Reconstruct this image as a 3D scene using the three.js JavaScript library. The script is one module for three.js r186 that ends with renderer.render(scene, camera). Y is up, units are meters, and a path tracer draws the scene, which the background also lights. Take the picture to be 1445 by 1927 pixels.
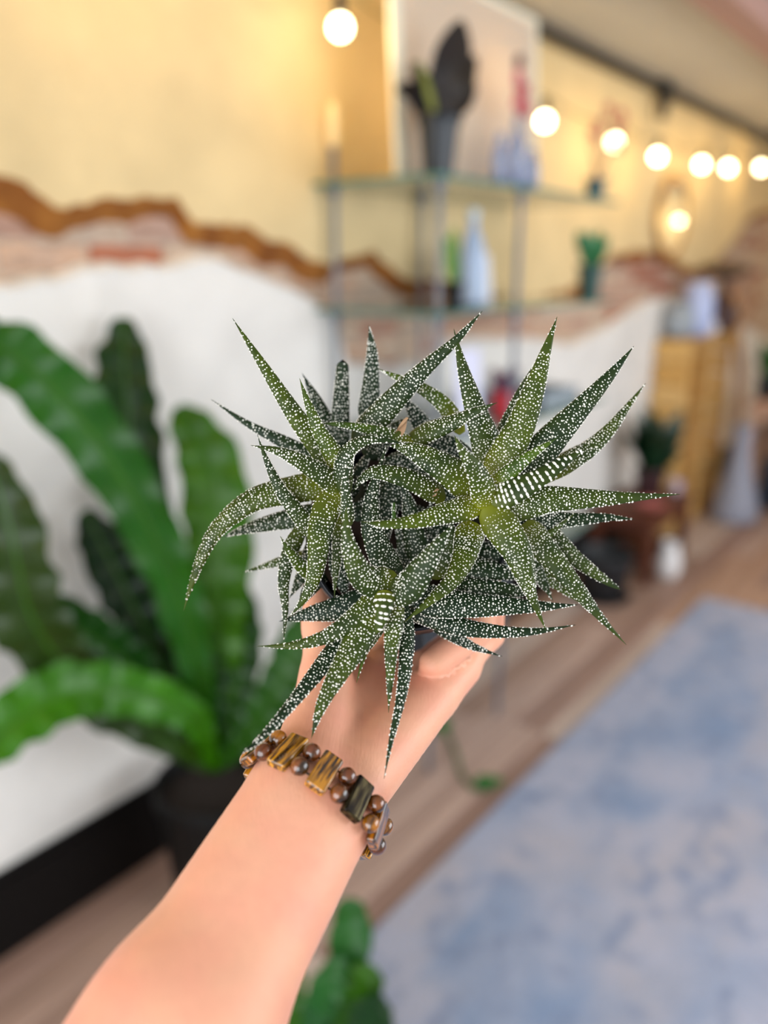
import * as THREE from 'three';
import { RectAreaLightUniformsLib } from 'three/addons/lights/RectAreaLightUniformsLib.js';
import { RoundedBoxGeometry } from 'three/addons/geometries/RoundedBoxGeometry.js';
import { mergeGeometries } from 'three/addons/utils/BufferGeometryUtils.js';

// ---------------------------------------------------------------- camera, sky, lights, exposure
// Room axes: x runs along the plaster wall, y is up, z is the distance from that wall.
const scene = new THREE.Scene();
const camera = new THREE.PerspectiveCamera(65.0, 1445 / 1927, 0.02, 60);
const HEADING = 37.6 * Math.PI / 180, PITCH = 17 * Math.PI / 180;
const FORWARD = new THREE.Vector3(Math.cos(HEADING) * Math.cos(PITCH), -Math.sin(PITCH), -Math.sin(HEADING) * Math.cos(PITCH));
camera.position.set(0, 1.6, 1.68935);
camera.lookAt(camera.position.clone().add(FORWARD));
camera.focus = 0.403;
camera.userData.fStop = 2.5;
camera.updateMatrixWorld();
scene.background = new THREE.Color(0.75, 0.87, 1.0);
const renderer = new THREE.WebGLRenderer({ antialias: true });
renderer.toneMapping = THREE.LinearToneMapping;
renderer.toneMappingExposure = 1.08;
renderer.shadowMap.enabled = true;
RectAreaLightUniformsLib.init();
// daylight through the shop window behind the camera and the window in the wall on the right
function windowLight(w, h, x, y, z, tx, tz, k) {
  const l = new THREE.RectAreaLight(new THREE.Color(0.93, 0.965, 1.0), k, w, h);
  l.position.set(x, y, z); l.lookAt(tx, y - 0.15, tz); scene.add(l);
}
windowLight(2.6, 1.8, -1.72, 1.5, 1.9, 2, 1.9, 3.9);
windowLight(4.2, 1.5, 2.9, 1.6, 3.5, 2.9, 0, 4.1);

// ---------------------------------------------------------------- helpers
let seed = 20240611;
const rnd = () => { seed = (seed * 1664525 + 1013904223) >>> 0; return seed / 4294967296; };
const rr = (a, b) => a + (b - a) * rnd();
const lerp = (a, b, t) => a + (b - a) * t, clamp = (x, a = 0, b = 1) => Math.min(b, Math.max(a, x));
const V = (x, y, z) => new THREE.Vector3(x, y, z);
function hash3(x, y, z) { let h = (x * 374761393 + y * 668265263 + z * 2147483647) | 0; h = Math.imul(h ^ (h >>> 13), 1274126177); return ((h ^ (h >>> 16)) >>> 0) / 4294967296; }
function noise(x, y, z = 0) {
  const xi = Math.floor(x), yi = Math.floor(y), zi = Math.floor(z), s = (t) => t * t * (3 - 2 * t);
  const u = s(x - xi), v = s(y - yi), w = s(z - zi), h = (a, b, c) => hash3(xi + a, yi + b, zi + c);
  return lerp(lerp(lerp(h(0, 0, 0), h(1, 0, 0), u), lerp(h(0, 1, 0), h(1, 1, 0), u), v), lerp(lerp(h(0, 0, 1), h(1, 0, 1), u), lerp(h(0, 1, 1), h(1, 1, 1), u), v), w);
}
const fbm = (x, y, z = 0, n = 4) => { let a = 0, k = 0.5, s = 0; for (let i = 0; i < n; i++) { a += k * noise(x, y, z); s += k; x *= 2.03; y *= 2.03; z *= 2.03; k *= 0.5; } return a / s; };
function texture(w, h, fn, color = true, rx = 1, ry = 1) {
  const d = new Uint8Array(w * h * 4);
  for (let j = 0; j < h; j++) for (let i = 0; i < w; i++) {
    const c = fn(i / w, j / h, i, j), o = (j * w + i) * 4;
    for (let k = 0; k < 3; k++) d[o + k] = clamp(Array.isArray(c) ? c[k] : c) * 255;
    d[o + 3] = 255;
  }
  const t = new THREE.DataTexture(d, w, h); t.magFilter = t.minFilter = THREE.LinearFilter; t.wrapS = t.wrapT = THREE.RepeatWrapping;
  if (color) t.colorSpace = THREE.SRGBColorSpace;
  t.repeat.set(rx, ry); t.needsUpdate = true; return t;
}
const mix3 = (a, b, t) => a.map((x, i) => lerp(x, b[i], t));
const mat = (color, roughness = 0.7, o = {}) => new THREE.MeshPhysicalMaterial({ color, roughness, ...o });
const taken = new Map();
function numbered(n) { const k = taken.get(n) || 0; taken.set(n, k + 1); return k ? `${n}_${String(k).padStart(3, '0')}` : n; }
function shade(o) { o.castShadow = o.receiveShadow = true; return o; }
function part(parent, name, geo, m, kind) {
  const o = shade(new THREE.Mesh(geo, m)); o.name = name; parent.add(o); if (kind) o.userData.kind = kind; return o;
}
function thing(name, label, category, pos = [0, 0, 0], group) {
  const g = new THREE.Group(); g.name = numbered(name); g.position.set(...pos); g.userData = { label, category };
  if (group) g.userData.group = group;
  scene.add(g); return g;
}
function structure(name, geo, m, label) {
  const o = geo ? shade(new THREE.Mesh(geo, m)) : new THREE.Group(); o.name = name; o.userData = { kind: 'structure', label, category: name.split('_')[0] }; scene.add(o); return o;
}
function box(w, h, d, x = 0, y = 0, z = 0, r = 0) {
  const g = r ? new RoundedBoxGeometry(w, h, d, 2, r) : new THREE.BoxGeometry(w, h, d); g.translate(x, y, z); return g;
}
const merge = (list) => mergeGeometries(list.map((g) => { const c = g.index ? g.toNonIndexed() : g; for (const k of Object.keys(c.attributes)) if (!['position', 'normal', 'uv'].includes(k)) c.deleteAttribute(k); return c; }));
const lathe = (pts, n = 40) => new THREE.LatheGeometry(pts.map(([a, b]) => new THREE.Vector2(a, b)), n);
const potShape = (r0, r1, h, lip = 0.006, n = 40) => lathe([[0, 0], [r0 * 0.96, 0], [r0, 0.004], [lerp(r0, r1, 0.86), h * 0.86], [r1 + lip * 0.2, h * 0.87], [r1 + lip, h * 0.88], [r1 + lip, h], [r1 - 0.002, h], [r1 - 0.006, h * 0.93], [r0 * 0.9, 0.012], [0, 0.012]], n);
const tube = (pts, r, n = 24, m = 8, closed = false) => new THREE.TubeGeometry(new THREE.CatmullRomCurve3(pts, closed), n, r, m, closed);
const sheet = (nu, nv, fn) => {          // a grid surface, fn(u, v) -> [Vector3]
  const p = [], uv = [], ix = [];
  for (let i = 0; i <= nu; i++) for (let j = 0; j <= nv; j++) { const q = fn(i / nu, j / nv); p.push(q.x, q.y, q.z); uv.push(i / nu, j / nv); }
  for (let i = 0; i < nu; i++) for (let j = 0; j < nv; j++) { const a = i * (nv + 1) + j, b = a + nv + 1; ix.push(a, b, a + 1, b, b + 1, a + 1); }
  const g = new THREE.BufferGeometry(); g.setAttribute('position', new THREE.Float32BufferAttribute(p, 3)); g.setAttribute('uv', new THREE.Float32BufferAttribute(uv, 2)); g.setIndex(ix); g.computeVertexNormals(); return g;
};
// ---------------------------------------------------------------- the room
const X0 = -1.8, X1 = 8.6, ZR = 3.6, CEIL = 2.5;
const plasterTex = texture(512, 512, (u, v) => { const n = fbm(u * 8, v * 8, 1, 5), f = noise(u * 160, v * 160, 5); return 0.92 + 0.05 * (n - 0.5) * 2 + 0.02 * f; });
const plasterBump = texture(512, 512, (u, v) => fbm(u * 14, v * 14, 3, 5), false);
const wallUV = (g, s = 0.9) => { const p = g.attributes.position, uv = new Float32Array(p.count * 2), n = g.attributes.normal; for (let i = 0; i < p.count; i++) { const ax = Math.abs(n.getX(i)), az = Math.abs(n.getZ(i)), ay = Math.abs(n.getY(i)); uv[2 * i] = (ax > az && ax > ay ? p.getZ(i) : p.getX(i)) * s; uv[2 * i + 1] = (ay > ax && ay > az ? p.getZ(i) : p.getY(i)) * s; } g.setAttribute('uv', new THREE.BufferAttribute(uv, 2)); return g; };
const creamPlaster = mat(0xeed4a0, 0.85, { map: plasterTex, bumpMap: plasterBump, bumpScale: 0.004 });
const whitePlaster = mat(0xf6f3ee, 0.85, { map: plasterTex, bumpMap: plasterBump, bumpScale: 0.003 });
const oldPlaster = mat(0xb98a45, 0.95, { map: texture(256, 256, (u, v) => { const n = fbm(u * 12, v * 12, 8, 5); return mix3([0.55, 0.38, 0.22], [1, 0.9, 0.75], n); }) });
const mortar = mat(0xcdb8a4, 0.95, { map: plasterTex, bumpMap: plasterBump, bumpScale: 0.006 });

// left wall: cream plaster above, white plaster below, a band of bare brick between them
const TOP_EDGE = [[0.92,1.761],[0.97,1.755],[1.03,1.716],[1.09,1.73],[1.16,1.746],[1.26,1.755],[1.36,1.751],[1.4,1.704],[1.51,1.695],[1.58,1.704],[1.66,1.669],[1.74,1.657],[1.83,1.617],[1.92,1.614],[2.02,1.621],[2.13,1.641],[2.19,1.602],[2.31,1.56],[2.53,1.547],[2.68,1.516],[2.96,1.479],[3.24,1.471],[3.55,1.497],[3.84,1.529],[4.07,1.649],[4.43,1.685],[4.84,1.677],[5.25,1.588],[5.79,1.604],[6.28,1.784],[6.56,1.938],[7.06,2.017]];
const BOTTOM_EDGE = [[0.89,1.554],[1.01,1.568],[1.1,1.59],[1.29,1.592],[1.38,1.612],[1.46,1.617],[1.57,1.588],[1.69,1.559],[1.8,1.512],[1.92,1.458],[1.97,1.377],[2.0,1.29],[2.25,1.258],[2.51,1.243],[2.61,1.323],[2.93,1.311],[3.26,1.289],[3.71,1.228],[4.15,1.305],[4.7,1.414],[5.41,1.409],[6.47,1.226],[7.64,0.99]];
function ragged(list, salt, amp) {
  const first = list[0], last = list[list.length - 1], all = [[X0, first[1] + 0.02], [-0.6, first[1] - 0.06], [0.3, first[1] + 0.04], ...list, [X1, last[1] + (salt === 1 ? 0.1 : -0.15)]], out = [];
  for (let i = 0; i < all.length - 1; i++) {
    const n = Math.max(2, Math.ceil((all[i + 1][0] - all[i][0]) / 0.02));
    for (let k = 0; k < n; k++) { const t = k / n, x = lerp(all[i][0], all[i + 1][0], t); out.push([x, lerp(all[i][1], all[i + 1][1], t) + (fbm(x * 14, salt * 7.3, 0, 4) - 0.5) * amp]); }
  }
  out.push(all[all.length - 1]); return out;
}
const topLine = ragged(TOP_EDGE, 1, 0.05), bottomLine = ragged(BOTTOM_EDGE, 2, 0.035);
const heightAt = (line, x) => { for (let i = 1; i < line.length; i++) if (line[i][0] >= x) { const a = line[i - 1], b = line[i]; return lerp(a[1], b[1], (x - a[0]) / Math.max(1e-6, b[0] - a[0])); } return line[line.length - 1][1]; };
const wallLeft = structure('wall_left', null, null, 'long plaster wall with a ragged band of exposed brick');
{
  const slab = (pts) => { const s = new THREE.Shape(pts.map(([x, y]) => new THREE.Vector2(x, y))); const g = new THREE.ExtrudeGeometry(s, { depth: 0.022, bevelEnabled: false }); g.translate(0, 0, -0.022); return wallUV(g); };
  part(wallLeft, 'upper_plaster', slab([[X0, CEIL], ...topLine, [X1, CEIL]]), creamPlaster).userData.label = 'cream plaster above the exposed brick';
  part(wallLeft, 'lower_plaster', slab([[X0, 0], [X1, 0], ...bottomLine.slice().reverse()]), whitePlaster).userData.label = 'white plaster below the exposed brick';
  part(wallLeft, 'masonry', wallUV(box(X1 - X0, CEIL, 0.2, (X0 + X1) / 2, CEIL / 2, -0.136)), mortar);
  const lip = (line, dir, depth) => { const p = [], ix = []; line.forEach(([x, y], i) => { const w = depth * (0.5 + 1.1 * fbm(x * 9, dir * 3.1, 4, 3)); p.push(x, y + dir * 0.004, 0.003, x, y - dir * w * 0.35, -0.003, x, y - dir * w, -0.03); if (i) { const a = (i - 1) * 3, b = i * 3; for (const k of [0, 1]) ix.push(a + k, a + k + 1, b + k, b + k, a + k + 1, b + k + 1); } }); const g = new THREE.BufferGeometry(); g.setAttribute('position', new THREE.Float32BufferAttribute(p, 3)); g.setIndex(ix); g.computeVertexNormals(); const uv = new Float32Array(p.length / 3 * 2); for (let i = 0; i < p.length / 3; i++) { uv[2 * i] = p[3 * i] * 2; uv[2 * i + 1] = p[3 * i + 1] * 2; } g.setAttribute('uv', new THREE.BufferAttribute(uv, 2)); return g; };
  part(wallLeft, 'broken_plaster_edge', lip(topLine, 1, 0.05), oldPlaster).userData.label = 'ochre brown broken edge of the old plaster';
  part(wallLeft, 'broken_plaster_edge', lip(bottomLine, -1, 0.012), whitePlaster);
  const brickTex = texture(256, 128, (u, v) => { const n = fbm(u * 10, v * 5, 2, 5), w = fbm(u * 4, v * 3, 9, 4); return mix3(mix3([0.7, 0.7, 0.7], [1, 1, 1], n), [1, 0.97, 0.93], clamp((w - 0.5) * 3)); });
  const brickMats = [0xdcb9a0, 0xd9c0aa, 0xe0c8b2, 0xcfaa96, 0xc99f8a, 0xbf7a5e, 0xb0664c].map((c) => mat(c, 0.95, { map: brickTex, bumpMap: brickTex, bumpScale: 0.003 }));
  const brickGeos = [0, 1, 2].map((k) => { const g = box(0.205, 0.062, 0.05, 0, 0, 0, 0.005 + k * 0.002); return g; });
  for (let row = 0; row < 18; row++) for (let k = 0; k < 60; k++) {
    const y = 0.96 + row * 0.073, x = -1.7 + k * 0.217 + (row % 2) * 0.108;
    if (x > 7.4 || x < 0.4) continue;
    const t = Math.max(heightAt(topLine, x - 0.1), heightAt(topLine, x + 0.1)), b = Math.min(heightAt(bottomLine, x - 0.1), heightAt(bottomLine, x + 0.1));
    if (y - 0.035 > t || y + 0.035 < b) continue;
    const warm = x > 4.2 && x < 5.2 ? 3 : x > 3.7 ? 1 : 0;
    const br = part(wallLeft, 'brick', brickGeos[(rnd() * 3) | 0], brickMats[Math.min(6, warm + ((rnd() ** 1.7 * 5.4) | 0))]);
    br.position.set(x, y, -0.0555 + rr(-0.003, 0.004)); br.rotation.z = rr(-0.012, 0.012);
  }
}
const paint = mat(0xe9e2d4, 0.85, { map: plasterTex });
structure('wall_right', merge([box(X1 - X0, 0.85, 0.15, (X0 + X1) / 2, 0.425, ZR + 0.075), box(X1 - X0, 0.15, 0.15, (X0 + X1) / 2, 2.425, ZR + 0.075), box(2.6, 1.5, 0.15, X0 + 1.3, 1.6, ZR + 0.075), box(3.6, 1.5, 0.15, X1 - 1.8, 1.6, ZR + 0.075)]), paint, 'painted wall on the far side of the room');
structure('wall_back', merge([box(0.15, 0.6, ZR, X0 - 0.075, 0.3, ZR / 2), box(0.15, 0.1, ZR, X0 - 0.075, 2.45, ZR / 2), box(0.15, 1.8, 0.6, X0 - 0.075, 1.5, 0.3), box(0.15, 1.8, 0.4, X0 - 0.075, 1.5, ZR - 0.2)]), paint, 'shop front wall behind the camera');
structure('wall_front', box(0.15, CEIL, ZR, X1 + 0.075, CEIL / 2, ZR / 2), paint, 'wall at the far end of the room');
structure('ceiling', box(X1 - X0 + 0.3, 0.12, ZR + 0.3, (X0 + X1) / 2, CEIL + 0.06, ZR / 2), mat(0xc2c0ba, 0.9, { map: plasterTex }), 'flat grey beige ceiling');
const pane = mat(0xffffff, 0.02, { transmission: 1, thickness: 0, ior: 1.5 }), whiteFrame = mat(0xe8e6e0, 0.5);
{
  const w1 = structure('window_1', null, null, 'large shop window behind the camera');
  part(w1, 'pane', box(0.008, 1.8, 2.6, X0 - 0.06, 1.5, 1.9), pane);
  part(w1, 'frame', merge([box(0.06, 0.05, 2.6, X0 - 0.06, 0.625, 1.9), box(0.06, 0.05, 2.6, X0 - 0.06, 2.375, 1.9), box(0.06, 1.8, 0.05, X0 - 0.06, 1.5, 0.625), box(0.06, 1.8, 0.05, X0 - 0.06, 1.5, 3.175)]), whiteFrame);
  const w2 = structure('window_2', null, null, 'window in the wall on the right');
  part(w2, 'pane', box(4.2, 1.5, 0.008, 2.9, 1.6, ZR + 0.06), pane);
  part(w2, 'frame', merge([box(4.2, 0.05, 0.06, 2.9, 0.875, ZR + 0.06), box(4.2, 0.05, 0.06, 2.9, 2.325, ZR + 0.06), box(0.05, 1.5, 0.06, 0.825, 1.6, ZR + 0.06), box(0.05, 1.5, 0.06, 4.975, 1.6, ZR + 0.06)]), whiteFrame);
}
structure('baseboard_left', merge([box(X1 - X0, 0.2, 0.022, (X0 + X1) / 2, 0.1, 0.011), box(X1 - X0, 0.03, 0.014, (X0 + X1) / 2, 0.212, 0.008, 0.005)]), mat(0x0a0808, 0.6, { specularIntensity: 0.4 }), 'tall black baseboard under the white plaster');
structure('trim_1', merge([box(X1 - X0, 0.09, 0.12, (X0 + X1) / 2, CEIL - 0.05, 0.74)]), mat(0xb98f80, 0.7, { map: plasterTex }), 'dusty pink beam along the ceiling');

// floor of separate boards
{
  const floor = structure('floor', box(X1 - X0, 0.1, ZR, (X0 + X1) / 2, -0.064, ZR / 2), mat(0x3b2e26, 0.9), 'floor of worn greyish brown boards');
  const woodTex = texture(512, 128, (u, v) => { const g = fbm(u * 5, v * 34, 1, 5), k = fbm(u * 3, v * 6, 7, 3), s = noise(u * 9, v * 120, 3); return mix3([0.55, 0.46, 0.41], [0.94, 0.86, 0.81], clamp(0.15 + g * 0.6 + (k - 0.4) * 0.6 + s * 0.12)); });
  const woodMats = [0xffffff, 0xf2e6e2, 0xd9c8bf, 0xe9d3c2, 0xcdbab4].map((c) => mat(c, 0.55, { map: woodTex, bumpMap: woodTex, bumpScale: 0.001 }));
  const lens = [0.9, 1.2, 1.5, 1.8], geos = lens.map((l) => box(l - 0.004, 0.016, 0.116, 0, 0, 0, 0.003));
  for (let r = 0; r < 30; r++) {
    let x = X0 - rr(0, 0.6);
    while (x < X1 - 0.2) {
      const k = (rnd() * 4) | 0, l = lens[k], b = part(floor, 'board', geos[k], woodMats[(rnd() * 5) | 0]);
      b.position.set(Math.min(x + l / 2, X1 - l / 2), -0.008, 0.06 + r * 0.12); if (b.position.x - l / 2 < X0) b.position.x = X0 + l / 2; x += l;
    }
  }
}
// rug
{
  const rugTex = texture(1024, 768, (u, v) => {
    const X = u * 5.0, Z = v * 2.6, edge = Math.min(Z, 5.0 - X + 0, 2.6 - Z);
    const bl = fbm(X * 5.2, Z * 5.2, 2, 5), fine = fbm(X * 17, Z * 17, 4, 4), orn = Math.sin(X * 13 + 5 * fbm(X * 4, Z * 4, 1, 2)) * Math.sin(Z * 13 + 5 * fbm(X * 4, Z * 4, 6, 2));
    const band = edge < 0.18 ? 0 : edge < 0.55 ? 0.35 : 0.12;
    let c = mix3([0.72, 0.75, 0.83], [0.55, 0.64, 0.77], clamp((bl - 0.48) * 2.0 + band + orn * 0.3 * (0.4 + band)));
    c = mix3(c, [0.74, 0.73, 0.76], clamp((fbm(X * 3.1, Z * 3.1, 11, 4) - 0.52) * 3));
    return mix3(c, [0.52, 0.59, 0.71], clamp((fine - 0.52) * 2.6)).map((q) => q * (0.95 + 0.1 * noise(u * 900, v * 700)));
  });
  const g = box(5.2, 0.012, 2.4, 0, 0, 0, 0.004); const p = g.attributes.position, uv = g.attributes.uv;
  for (let i = 0; i < p.count; i++) uv.setXY(i, (p.getX(i) + 2.6) / 5.2, (p.getZ(i) + 1.2) / 2.4);
  const rug = part(scene, 'rug', g, mat(0xeee9ea, 1.0, { map: rugTex, bumpMap: rugTex, bumpScale: 0.004, sheen: 0.3 }));
  rug.position.set(3.95 - 2.6, 0.006, 0.68 + 1.2); rug.userData = { label: 'pale blue grey distressed rug on the wooden floor', category: 'rug' };
}
// black pipe along the top of the wall, with its clamp
{
  const pipe = thing('ceiling_pipe', 'thin black pipe running along the top of the wall', 'pipe', [0, 2.455, 0.05]);
  const g = new THREE.CylinderGeometry(0.022, 0.022, X1 - X0, 14); g.rotateZ(Math.PI / 2); g.translate((X0 + X1) / 2, 0, 0);
  const black = mat(0x1b1c1c, 0.5);
  part(pipe, 'pipe_run', g, black);
  const c = part(pipe, 'clamp', merge([box(0.09, 0.1, 0.06, 0, -0.01, 0, 0.012), box(0.05, 0.09, 0.04, -0.01, -0.09, 0, 0.012), box(0.04, 0.05, 0.05, 0, 0.03, -0.02)]), black); c.position.set(4.46, 0, 0.01);
}
// ---------------------------------------------------------------- the held plant, arm and bracelet share a frame in the hand (centimetres)
const HELD = new THREE.Object3D(); HELD.position.set(0.31822, 1.4772, 1.44429); HELD.rotation.set(-17 * Math.PI / 180, -52.4 * Math.PI / 180, 0, 'YXZ'); HELD.scale.setScalar(0.01);
const inHand = (g) => { g.position.copy(HELD.position); g.quaternion.copy(HELD.quaternion); g.scale.copy(HELD.scale); return g; };
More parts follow.
